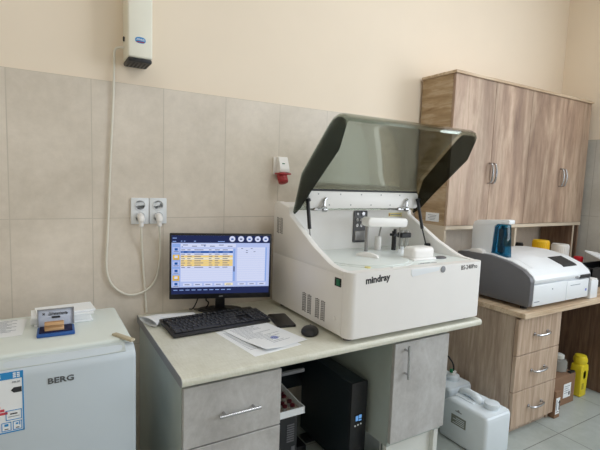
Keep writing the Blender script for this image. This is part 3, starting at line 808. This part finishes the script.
# ------------------------------------------------------------------ wooden desk and hutch on the right
tp = thing('wooden_worktop', 'oak-look worktop under the grey and white analyzer', 'worktop', (2.15, -.33, DT))
obj('slab', B().box(1.508, 2.815, -.669, -.001, .726, DT, .0015, 1), 'oak_top', tp)
c = thing('drawer_pedestal', 'oak-look pedestal with three drawers on the tiled floor', 'drawers', (1.68, -.33, Z0))
b = B(); b.box(1.524, 1.542, -.612, -.004, Z0, .7258, mi=0).box(1.850, 1.868, -.612, -.004, Z0, .7258).box(1.542, 1.850, -.02, -.004, Z0, .7258)
obj('carcass', b, 'oak_side', c)
obj('plinth', B().box(1.542, 1.850, -.606, -.590, Z0, .186), 'oak_side', c)
for z0, z1 in ((.540, .712), (.366, .536), (.190, .362)):
    dr = obj('drawer', B().box(1.526, 1.872, -.632, -.6135, z0, z1, .0012, 1), 'oak_drawer', c)
    zh = (z0+z1)/2+.002
    hb = B()
    ha, hm, hz, yd = 1.652, 1.704, 1.756, -.632
    hb.tube([(ha, yd, zh), (ha+.002, yd-.016, zh-.001), (ha+.02, yd-.024, zh-.002), (hm, yd-.026, zh-.002), (hz-.02, yd-.024, zh), (hz-.002, yd-.016, zh+.001), (hz, yd, zh)], [.004, .005, .0055, .006, .0055, .005, .004], 10)
    hb.cyl((ha, yd, zh), (ha, yd-.0035, zh), .008, n=12); hb.cyl((hz, yd, zh), (hz, yd-.0035, zh), .008, n=12)
    obj('handle', hb, 'chrome', dr)
tag(obj('end_panel', B().box(2.405, 2.423, -.65, -.004, Z0, .7258, .001, 1), 'oak_dark', origin=(2.41, -.33, Z0)), 'brown wooden end panel standing beyond the yellow sharps bin', 'panel')

hu = thing('wall_cabinet', 'wide oak-look four-door hutch cabinet standing over the wooden desk', 'cabinet', (2.12, -.11, DT))
HX0, HX1, HY, HB, HT = 1.468, 2.768, -.215, 1.075, 1.876
b = B(); b.box(HX0, HX0+.018, HY, -.012, HB+.02, HT-.014)
sd = obj('side_panel', b, 'oak_end', hu)
b = B(); b.box(HX1-.018, HX1, HY, -.012, HB+.02, HT-.014)
obj('side_panel', b, 'oak_end', hu)
obj('top_board', B().box(HX0-.008, HX1+.004, HY-.026, -.008, HT-.0138, HT, .001, 1), 'oak_top', hu)
obj('bottom_board', B().box(HX0, HX1, HY-.014, -.008, HB, HB+.0198, .001, 1), 'oak_edge', hu)
obj('back_board', B().box(HX0+.018, HX1-.018, -.020, -.012, HB+.02, HT-.014), 'oak_side', hu)
for x in (HX0, 2.068, 2.690, HX1-.018): obj('upright_panel', B().box(x, x+.016, HY-.008, -.012, DT+.0004, HB-.0002, .0008, 1), 'oak_edge' if x < 2.6 else 'oak_dark', hu)
obj('upright_edge', B().box(2.6895, 2.7065, HY-.0095, HY-.0078, DT+.0004, HB-.0002), 'oak_edge', hu)
xs = (HX0+.001, 1.791, 2.122, 2.488, HX1-.001)
for i in range(4):
    o = obj('door', B().box(xs[i]+.0012, xs[i+1]-.0012, HY-.0155, HY-.0005, HB+.022, HT-.0145, .001, 1), 'oak_door', hu)
    hx = xs[i+1]-.015 if i % 2 == 0 else xs[i]+.015
    if i == 2: hx = xs[3]-.022
    if i == 3: hx = xs[3]+.010
    hb = B(); y = HY-.0155
    hb.tube([(hx, y, 1.324), (hx, y-.018, 1.328), (hx, y-.026, 1.352), (hx, y-.028, 1.378), (hx, y-.026, 1.404), (hx, y-.018, 1.428), (hx, y, 1.432)], [.004, .005, .0055, .006, .0055, .005, .004], 10)
    obj('handle', hb, 'chrome', o)
b = B(); b.box(HX0-.0012, HX0, -.182, -.092, 1.112, 1.158)
for i in range(4): b.box(HX0-.0016, HX0-.0012, -.165+i*.003, -.108-(i % 2)*.012, 1.144-i*.008, 1.1465-i*.008, mi=1)
obj('paper_label', b, ['paper', 'print'], sd, smooth=0)

# ------------------------------------------------------------------ second analyzer (grey sides, white hood)
A2 = thing('laboratory_analyzer', 'low white analyzer with dark grey side and blue tinted tower', 'analyzer', (1.82, -.42, DT))
GX0, GX1 = 1.560, 2.078
gz = .768
cheek = [(-.643, gz), (-.648, .80), (-.648, .885), (-.640, .904), (-.605, .930), (-.530, .957), (-.422, .973), (-.300, .972), (-.240, .966), (-.235, gz)]
obj('side_cheek', B().prism(cheek, 0, GX0, GX0+.03, .004, 2), 'grey_body', A2)
obj('side_cheek', B().prism(cheek, 0, GX1-.012, GX1, .004, 2), 'grey_line', A2)
hood = [(-.648, .872), (-.650, .890), (-.640, .906), (-.605, .934), (-.530, .961), (-.422, .977), (-.300, .976), (-.240, .968), (-.24, gz+.02), (-.635, gz+.02), (-.635, .872)]
obj('hood', B().prism(hood, 0, GX0+.0295, GX1-.0125, .003, 2), 'white_cool', A2)
b = B(); b.box(GX0+.03, 1.862, -.648, -.60, gz, .866, .003, 2); b.box(1.865, GX1-.0125, -.648, -.60, gz, .862, .003, 2)
b.box(1.895, 1.985, -.6486, -.6478, .838, .841, mi=1); b.box(1.60, 1.64, -.6486, -.6478, .786, .790, mi=1); b.box(2.036, 2.048, -.6486, -.6478, .80, .812, mi=2); b.cyl((1.74, -.6478, .838), (1.74, -.6488, .838), .004, n=10, mi=1)
obj('front_panel', b, ['white_cool', 'print', 'print_blue'], A2)
b = B(); b.box(1.975, 2.066, -.652, -.64, .868, .886, .002, 1); obj('front_slot', b, 'dark_slot', A2)
b = B(); b.box(1.93, 1.955, -.652, -.645, .874, .882, .002, 1); obj('front_buttons', b, 'grey_line', A2)
b = B()
def on_hood(x, y, dz=0):
    pts = [(-.640, .906), (-.605, .934), (-.530, .961), (-.422, .977), (-.300, .976)]
    for (y0, z0), (y1, z1) in zip(pts, pts[1:]):
        if y0 <= y <= y1: return Vector((x, y, z0+(z1-z0)*(y-y0)/(y1-y0)+dz))
    return Vector((x, y, .976+dz))
b.grid(lambda u, v: on_hood(1.879+u*.122, -.616+v*.083, .0018), 4, 12, thick=.003)
dsp = obj('display', b, 'dark_slot', A2)
b = B(); b.grid(lambda u, v: on_hood(1.64+u*.19, -.615+v*.2, .001+.012*math.sin(math.pi*u)*math.sin(math.pi*v)), 12, 12, thick=.002)
obj('hood_bulge', b, 'white_cool', A2)
# tower
tz0, tz1 = .962, 1.136
b = B()
b.prism([(-.285, tz0), (-.285, 1.10), (-.292, 1.124), (-.312, 1.134), (-.475, 1.150), (-.490, 1.148), (-.490, 1.128), (-.425, 1.124), (-.412, 1.110), (-.402, tz0)], 0, 1.606, 1.652, .004, 2)
obj('tower', b, 'white_cool', A2)
b = B(); b.prism([(-.402, tz0), (-.412, 1.110), (-.425, 1.123), (-.478, 1.126), (-.492, tz0)], 0, 1.6075, 1.645, .005, 3)
obj('tower_window', b, 'bluetint', A2)
b = B(); b.cyl((1.627, -.445, .98), (1.627, -.445, 1.118), .008, n=16); b.box(1.616, 1.638, -.46, -.43, 1.06, 1.10, .003); b.box(1.618, 1.636, -.46, -.43, .985, 1.02, .002)
obj('tower_pump', b, 'grey_body', A2)
b = B(); b.prism([(-.30, .955), (-.30, .985), (-.345, .993), (-.375, .985), (-.385, .96)], 0, 1.575, 1.607, .004, 2)
obj('tower_bracket', b, 'white', A2)
for fx in (1.60, 2.03):
    for fy in (-.60, -.28): obj('foot', B().cyl((fx, fy, DT), (fx, fy, gz+.002), .015, n=14), 'black', A2)

# things behind / beside it
def jar(name, x, y, r, z1, lid_h, lidmat, label, bodymat='white_cool', lid_r=None):
    t = thing(name, label, 'jar', (x, y, DT)); lr = lid_r or r
    b = B(); b.lathe([(r*.94, .0004), (r*.96, .004), (r*.96, z1-lid_h-DT-.012), (r*.85, z1-lid_h-DT)], (x, y, DT), 28)
    obj('vessel', b, bodymat, t)
    b = B(); b.lathe([(lr*.99, 0), (lr, .004), (lr, lid_h-.006), (lr*.95, lid_h), (0, lid_h+.001)], (x, y, z1-lid_h), 36)
    for k in range(30):
        a = 2*math.pi*k/30; b.box(x+lr*math.cos(a)-.0015, x+lr*math.cos(a)+.0015, y+lr*math.sin(a)-.0015, y+lr*math.sin(a)+.0015, z1-lid_h+.004, z1-.008)
    obj('screw_lid', b, lidmat, t)
    return t
jar('screw_top_jar', 2.246, -.28, .045, 1.0, .066, 'yellow', 'jar with a bright yellow ribbed lid behind the low analyzer', 'yellow')
jar('screw_top_jar', 2.46, -.28, .048, .968, .085, 'white', 'jar with a white ribbed lid next to the yellow-lidded jar', 'white')
jar('small_bottle', 2.285, -.12, .021, .962, .030, 'black', 'small bottle with a black cap behind the low analyzer', 'white')
t = thing('reagent_bottle', 'white reagent bottle with a red screw cap standing behind the black bin', 'bottle', (2.555, -.345, DT))
obj('vessel', B().lathe([(.033, .0004), (.036, .004), (.036, .085), (.03, .100), (.02, .108), (.02, .117)], (2.555, -.345, DT), 24), 'white', t)
obj('screw_cap', B().lathe([(.024, 0), (.0255, .003), (.0255, .028), (.022, .032), (0, .032)], (2.555, -.345, DT+.113), 24), 'red_cap', t)
t = thing('white_box', 'narrow upright white box at the right end of the low analyzer', 'box', (2.14, -.6, DT))
b = B(); b.box(2.092, 2.165, -.648, -.53, DT+.0004, .845, .005, 2)
obj('shell', b, 'white_cool', t)
b = B(); b.box(2.10, 2.157, -.645, -.533, .8452, .853, .002, 1); obj('lid', b, 'white', t)
t = thing('black_bin', 'open black plastic bin with papers at the far right of the wooden desk', 'bin', (2.49, -.45, DT))
b = B(); X0, X1, Y0, Y1, ZT = 2.362, 2.70, -.520, -.395, .866
b.box(X0, X1, Y0, Y1, DT+.0004, DT+.012); b.box(X0, X0+.008, Y0, Y1, DT+.012, ZT); b.box(X1-.008, X1, Y0, Y1, DT+.012, ZT); b.box(X0, X1, Y0, Y0+.008, DT+.012, ZT); b.box(X0, X1, Y1-.008, Y1, DT+.012, ZT)
b.box(X0-.006, X1+.006, Y0-.006, Y0+.004, ZT-.012, ZT, .002, 1); b.box(X0-.006, X0+.004, Y0, Y1, ZT-.012, ZT, .002, 1); b.box(X1-.004, X1+.006, Y0, Y1, ZT-.012, ZT); b.box(X0, X1, Y1-.004, Y1+.006, ZT-.012, ZT)
obj('shell', b, 'black', t)
b = B(); b.xf = Matrix.Translation((2.625, -.43, .905)) @ Matrix.Rotation(math.radians(8), 4, 'Y') @ Matrix.Rotation(math.radians(20), 4, 'X')
b.box(-.075, .09, -.06, .055, -.004, 0, .001, 1); b.box(-.07, .095, -.055, .06, .001, .004, .001, 1)
tag(obj('paper_bundle', b, 'paper', origin=(2.625, -.43, .905)), 'sheets of white paper lying slanted on the black bin', 'papers')

# under the wooden desk
def carton(name, x0, x1, y0, y1, h, lab, label, arrow=False):
    t = thing(name, label, 'box', ((x0+x1)/2, (y0+y1)/2, Z0), 'cardboard boxes under the wooden desk')
    b = B(); b.box(x0, x1, y0, y1, Z0+.0004, Z0+h, .002, 1)
    mid = (y0+y1)/2
    b.box(x0+.001, x1-.001, mid-.0008, mid+.0008, Z0+h, Z0+h+.0006, mi=1)
    obj('carton', b, ['cardboard', 'tape'], t)
    X0, X1, z0, z1 = lab
    b = B(); b.box(X0, X1, y0-.0012, y0, z0, z1)
    if arrow:
        cx = (X0+X1)/2+.012
        b.box(cx-.003, cx+.003, y0-.0018, y0-.0012, z0+.02, z1-.028, mi=1); b.prism([(cx-.011, z1-.028), (cx+.011, z1-.028), (cx, z1-.012)], 1, y0-.0018, y0-.0012, mi=1)
        b.box(X0+.006, X1-.006, y0-.0018, y0-.0012, z0+.01, z0+.013, mi=1); b.box(X0+.004, X0+.010, y0-.0018, y0-.0012, z0+.02, z1-.01, mi=2)
    else:
        for k in range(4): b.box(X0+.008, X1-.014-(k % 2)*.01, y0-.0018, y0-.0012, z1-.016-k*.012, z1-.013-k*.012, mi=2)
        b.box(X1-.02, X1-.008, y0-.0018, y0-.0012, z0+.01, z0+.03, mi=1)
    obj('shipping_label', b, ['paper', 'print_dark', 'print'], t, smooth=0)
    return t
carton('cardboard_box', 1.877, 1.922, -.641, -.50, .140, (1.880, 1.914, .178, .262), 'small brown cardboard box with an up-arrow label close beside the drawer pedestal', True)
carton('cardboard_box', 1.930, 2.165, -.583, -.36, .163, (2.055, 2.125, .195, .272), 'larger brown cardboard box with a white label in front of the yellow bin')
t = thing('sharps_container', 'yellow plastic sharps container standing on the floor under the wooden desk', 'container', (2.265, -.50, Z0))
b = B(); b.prism([(2.238, Z0+.0004), (2.300, Z0+.0004), (2.308, .315), (2.302, .338), (2.236, .338), (2.230, .315)], 1, -.580, -.520, .007, 3)
b.box(2.2305, 2.3075, -.5805, -.5195, .300, .306, .002, 1)
obj('vessel', b, 'yellow_bin', t)
b = B(); b.cyl((2.269, -.55, .337), (2.269, -.55, .352), .030, .034, 28, bev=.002); b.cyl((2.269, -.55, .351), (2.269, -.55, .372), .036, .035, 28, bev=.002); b.cyl((2.269, -.55, .371), (2.269, -.55, .386), .032, .029, 28, bev=.003)
obj('neck_lid', b, 'yellow_bin', t)
b = B()
for r_ in (.011, .007):
    for k in range(14):
        a = 2*math.pi*k/14; b.box(2.267+r_*math.cos(a)-.002, 2.267+r_*math.cos(a)+.002, -.5806, -.5798, .270+r_*math.sin(a)-.002, .295+r_*math.sin(a)+.002)
OL = plain('olive print', rgb(176, 160, 40), .6)
obj('hazard_mark', b, OL, t, smooth=0)
obj('printed_mark', B().box(2.246, 2.268, -.5806, -.5798, .20, .235), OL, t)
t = thing('clear_bottle', 'clear plastic bottle with a pale cap on the cardboard box', 'bottle', (2.05, -.45, .318))
BZ = Z0+.1638
obj('vessel', B().lathe([(.040, .0004), (.043, .004), (.043, .048), (.038, .060), (.024, .068)], (2.112, -.515, BZ), 26), 'clear', t)
obj('screw_cap', B().lathe([(.024, 0), (.0255, .003), (.025, .018), (.016, .023), (0, .024)], (2.112, -.515, BZ+.0678), 24), 'carcass', t)
tag(obj('black_strip', B().box(2.118, 2.163, -.581, -.562, BZ+.0004, BZ+.009, .002, 1), 'black', origin=(2.13, -.566, BZ)), 'short black strap end lying on the larger cardboard box', 'strap')

# canisters between the two desks
def canister(x0, x1, y0, y1, zt, label, cap_y, tube=False):
    t = thing('canister', label, 'canister', ((x0+x1)/2, (y0+y1)/2, Z0), 'white plastic canisters between the desks')
    b = B(); xm = (x0+x1)/2
    sh = .028
    pr = [(y0, Z0+.0006), (y0, zt-sh*.6), (y0+.012, zt-sh*.15), (y0+.02, zt-sh*.1), (y0+.085, zt-sh*.05), (y0+.105, zt), (y1-.045, zt), (y1-.02, zt-.02), (y1, zt-.05), (y1, Z0+.0006)]
    b.prism(pr, 0, x0, x1, .016, 4)
    body = obj('vessel', b, 'canister', t, smooth=50)
    b = B(); b.box(xm-.040, xm+.040, y0+.105, y1-.042, zt+.0003, zt+.003, .001, 1)
    b.tube([(xm, y0+.100, zt-.004), (xm, y0+.112, zt+.012), (xm, y0+.135, zt+.020), (xm, y1-.075, zt+.022), (xm, y1-.055, zt+.014), (xm, y1-.045, zt-.004)], [.017, .018, .016, .015, .016, .017], 12)
    obj('handle', b, 'canister', t)
    b = B(); b.cyl((xm+.01, cap_y, zt-.008), (xm+.01, cap_y, zt+.010), .029, n=24); b.cyl((xm+.01, cap_y, zt+.008), (xm+.01, cap_y, zt+.024), .032, n=28, bev=.003)
    obj('screw_cap', b, 'canister', t)
    b = B(); b.box(x0-.0008, x0+.0005, y0+.10, y0+.178, .245, .288); 
    b.prism([(y0+.09, .241), (y0+.188, .241), (y0+.188, .292), (y0+.09, .292)], 0, x0-.0004, x0+.0006, mi=1)
    for k in range(4): b.box(x0-.0014, x0-.0008, y0+.108, y0+.168-(k % 2)*.015, .252+k*.008, .2545+k*.008, mi=1)
    obj('side_label', b, ['label_grey', 'canister'], t, smooth=0)
    b = B(); b.box(x0-.001, x0+.0005, y0+.125, y0+.158, .306, .310, mi=0); b.prism([(y0+.134, .310), (y0+.150, .310), (y0+.142, .318)], 0, x0-.001, x0+.0005)
    obj('embossed_mark', b, 'grey_line', t, smooth=0)
    if tube:
        b = B(); b.cyl((xm+.01, cap_y, zt+.025), (xm+.01, cap_y, zt+.042), .016, n=18, mi=0); b.cyl((xm-.008, cap_y-.004, zt+.04), (xm-.008, cap_y-.004, zt+.056), .008, n=12, mi=1)
        b.tube([(xm+.014, cap_y, zt+.04), (xm+.014, cap_y+.01, zt+.08), (xm-.01, cap_y+.05, zt+.12), (xm-.07, cap_y+.12, zt+.12)], .004, 8, mi=2)
        obj('tube_fitting', b, ['white', 'green', 'cable_black'], t)
    return t
canister(1.250, 1.418, -.700, -.455, .352, 'front white canister with a grey side label, nearest the drawer pedestal', -.652)
canister(1.335, 1.493, -.440, -.22, .348, 'rear white canister with a tube in its cap, behind the front canister', -.375, True)

# ------------------------------------------------------------------ under the pale desk
t = thing('ups_tower', 'tall black battery backup tower with a small lit display under the desk', 'ups', (.73, -.3, Z0))
b = B(); b.box(.694, .768, -.490, -.13, Z0+.012, .531, .003, 1); obj('case', b, 'slate_black', t)
b = B(); b.box(.692, .770, -.502, -.4905, Z0+.012, .533, .003, 2); fp = obj('front_panel', b, 'black', t)
b = B(); b.box(.711, .748, -.5032, -.5018, .372, .404); fpd = obj('display', b, 'black_gloss', t)
b = B(); b.box(.716, .728, -.5040, -.5034, .378, .398); b.box(.731, .744, -.5040, -.5034, .386, .400); b.box(.731, .744, -.5040, -.5034, .376, .382)
obj('display_digits', b, glow('lcd blue', rgb(110, 165, 225), .9), fpd, smooth=0)
b = B()
for k in range(3): b.cyl((.715+k*.014, -.5018, .358+k*.002), (.715+k*.014, -.5036, .358+k*.002), .0035, n=12)
obj('buttons', b, 'paper', t)
b = B()
for k in range(7): b.box(.712, .748, -.5028, -.5018, .18+k*.014, .186+k*.014)
obj('vent_slots', b, 'dark_slot', t)
obj('power_button', B().cyl((.728, -.5018, .47), (.728, -.5028, .47), .012, n=20), 'dark_slot', t)
obj('foot', B().box(.66, .80, -.40, -.34, Z0+.0003, Z0+.012, .002, 1), 'black', t); obj('foot', B().box(.66, .80, -.24, -.18, Z0+.0003, Z0+.012, .002, 1), 'black', t)
t = thing('slim_computer', 'slim black computer case under the white tray beside the drawers', 'computer', (.42, -.35, Z0))
obj('case', B().box(.345, .485, -.450, -.16, Z0+.008, .4395, .003, 1), 'black', t)
b = B()
for k in range(8): b.box(.440, .470, -.4515, -.4500, .34+k*.009, .345+k*.009)
b.box(.46, .475, -.4515, -.45, .20, .32)
obj('front_grille', b, 'grey_body', t)
for fx in (.36, .46): obj('foot', B().box(fx, fx+.015, -.44, -.18, Z0+.0003, Z0+.008), 'black', t)
t = thing('white_tray', 'open white cardboard tray of vials on the slim black computer', 'tray', (.42, -.33, .44))
TZ = .4400; X0, X1, Y0, Y1 = .335, .512, -.455, -.215
b = B(); b.box(X0, X1, Y0, Y1, TZ+.0002, TZ+.004)
b.box(X0, X1, Y0, Y0+.003, TZ+.004, TZ+.026); b.box(X0, X1, Y1-.003, Y1, TZ+.004, TZ+.040)
b.prism([(Y0, TZ+.004), (Y0, TZ+.026), (Y0+.05, TZ+.024), (Y1-.06, TZ+.036), (Y1, TZ+.040), (Y1, TZ+.004)], 0, X0, X0+.003); b.prism([(Y0, TZ+.004), (Y0, TZ+.026), (Y0+.05, TZ+.024), (Y1-.06, TZ+.036), (Y1, TZ+.040), (Y1, TZ+.004)], 0, X1-.003, X1)
obj('tray_shell', b, 'paper', t)
obj('tray_lining', B().box(X0+.004, X1-.004, Y0+.004, Y1-.004, TZ+.0042, TZ+.0055).box(X0+.004, X1-.004, Y1-.006, Y1-.0032, TZ+.0055, TZ+.055), plain('kraft lining', rgb(208, 186, 172), .85), t)
r2 = random.Random(5); first = None
for i in range(6):
    for j in range(4):
        if (i*4+j) % 5 == 4: continue
        x = X0+.03+j*.038+r2.uniform(-.006, .006); y = Y0+.03+i*.034+r2.uniform(-.006, .006)
        if first is None:
            first = thing('capped_vial', 'short vial with a dark red cap standing in the white tray', 'vial', (x, y, TZ+.0056), 'red-capped vials in the tray'); fp0 = (x, y)
            obj('glass', B().lathe([(.0088, .0002), (.009, .001), (.009, .014), (.007, .016)], (x, y, TZ+.0056), 12), 'clear', first)
            obj('cap', B().lathe([(.0095, 0), (.0098, .002), (.0095, .008), (.006, .0098), (0, .010)], (x, y, TZ+.0214), 14), 'vial_red', first)
        else: dup(first, (x-fp0[0], y-fp0[1], 0))
t = thing('power_adapter', 'black power adapter on the floor between the two computer towers', 'adapter', (.60, -.25, Z0))
b = B(); b.box(.565, .625, -.30, -.20, Z0+.0003, Z0+.04, .006, 2); obj('brick', b, 'black', t)
obj('lead', B().tube([(.595, -.20, Z0+.02), (.60, -.12, Z0+.02), (.62, -.05, .30), (.60, -.03, .48), (.605, -.03, .62)], .004, 8), 'cable_black', t)
tag(obj('coiled_cable', B().tube([(.58+.03*math.cos(a*.7), -.035+.01*math.sin(a*.5), .46+.035*math.sin(a*.7)) for a in range(0, 28)]+[(.56, -.03, .6), (.56, -.03, .72)], .004, 7), 'cable_black', origin=(.58, -.035, .46)), 'tangled black cable hanging behind the desk kneehole', 'cable')

# ------------------------------------------------------------------ added ceiling fill lights, daylight, camera
FILL_GLOW = glow('fill panel glow', (1, 1, 1, 1), 3.0)  # glowing face of the added fill panels
def fill_panel(x, y, label, FILL_W):  # unseen panel added overhead to lift the ambient light
    t = thing('ceiling_fill_light', label, 'lamp', (x, y, ZC), 'added ceiling fill lights')
    b = B(); b.box(x-.26, x+.26, y-.26, y+.26, ZC-.03, ZC-.0005, .003, 1); obj('frame', b, 'white', t)
    b = B(); b.box(x-.245, x+.245, y-.245, y+.245, ZC-.033, ZC-.0301); obj('diffuser', b, FILL_GLOW, t)
    area('fill_light', (x, y, ZC-.036), (0, 0, 0), .48, .48, FILL_W, (.90, .95, 1))
def area(name, loc, rot, sx, sy, power, col):
    l = bpy.data.lights.new(name, 'AREA'); l.shape = 'RECTANGLE'; l.size = sx*S; l.size_y = sy*S; l.energy = power; l.color = col
    o = bpy.data.objects.new(name, l); COL.objects.link(o); o.location = W(loc); o.rotation_euler = rot; return o
fill_panel(-.7, -1.3, 'added unseen ceiling fill-light panel above the refrigerator side of the room', 3)
fill_panel(1.2, -1.3, 'added unseen ceiling fill-light panel above the chemistry analyzer', 12)
area('daylight_right', (XR-.01, (wy0+wy1)/2, (wz0+wz1)/2), (0, math.radians(90), 0), wz1-wz0, wy1-wy0, 58, (.885, .945, 1))
area('daylight_front', ((fx0+fx1)/2, YF+.01, (fz0+fz1)/2), (math.radians(90), 0, 0), fx1-fx0, fz1-fz0, 7, (.84, .92, 1))
w = bpy.data.worlds.new('sky'); sc.world = w; w.use_nodes = True
w.node_tree.nodes['Background'].inputs[0].default_value = (.75, .85, 1, 1); w.node_tree.nodes['Background'].inputs[1].default_value = 1.0

cam = bpy.data.cameras.new('camera'); co = bpy.data.objects.new('camera', cam); COL.objects.link(co)
cam.sensor_fit = 'HORIZONTAL'; cam.sensor_width = 36; cam.lens = 438.3353/600*36; cam.clip_start = .02
r_ = Vector((0.8593132, -0.5102498, 0.03501388)); u_ = Vector((0.02071713, 0.10313012, 0.9944521)); f_ = Vector((0.51102997, 0.85382042, -0.09919198))
mw = Matrix((r_, u_, -f_)).transposed().to_4x4(); mw.translation = W((-.32492, -1.76944, 1.29872))
co.matrix_world = mw
sc.camera = co
sc.view_settings.view_transform = 'Standard'; sc.view_settings.look = 'None'; sc.view_settings.gamma = 1; sc.view_settings.exposure = 0
sc.view_settings.use_curve_mapping = False
sc.cycles.use_denoising = True
sc.cycles.max_bounces = 10; sc.cycles.transparent_max_bounces = 24; sc.cycles.diffuse_bounces = 6
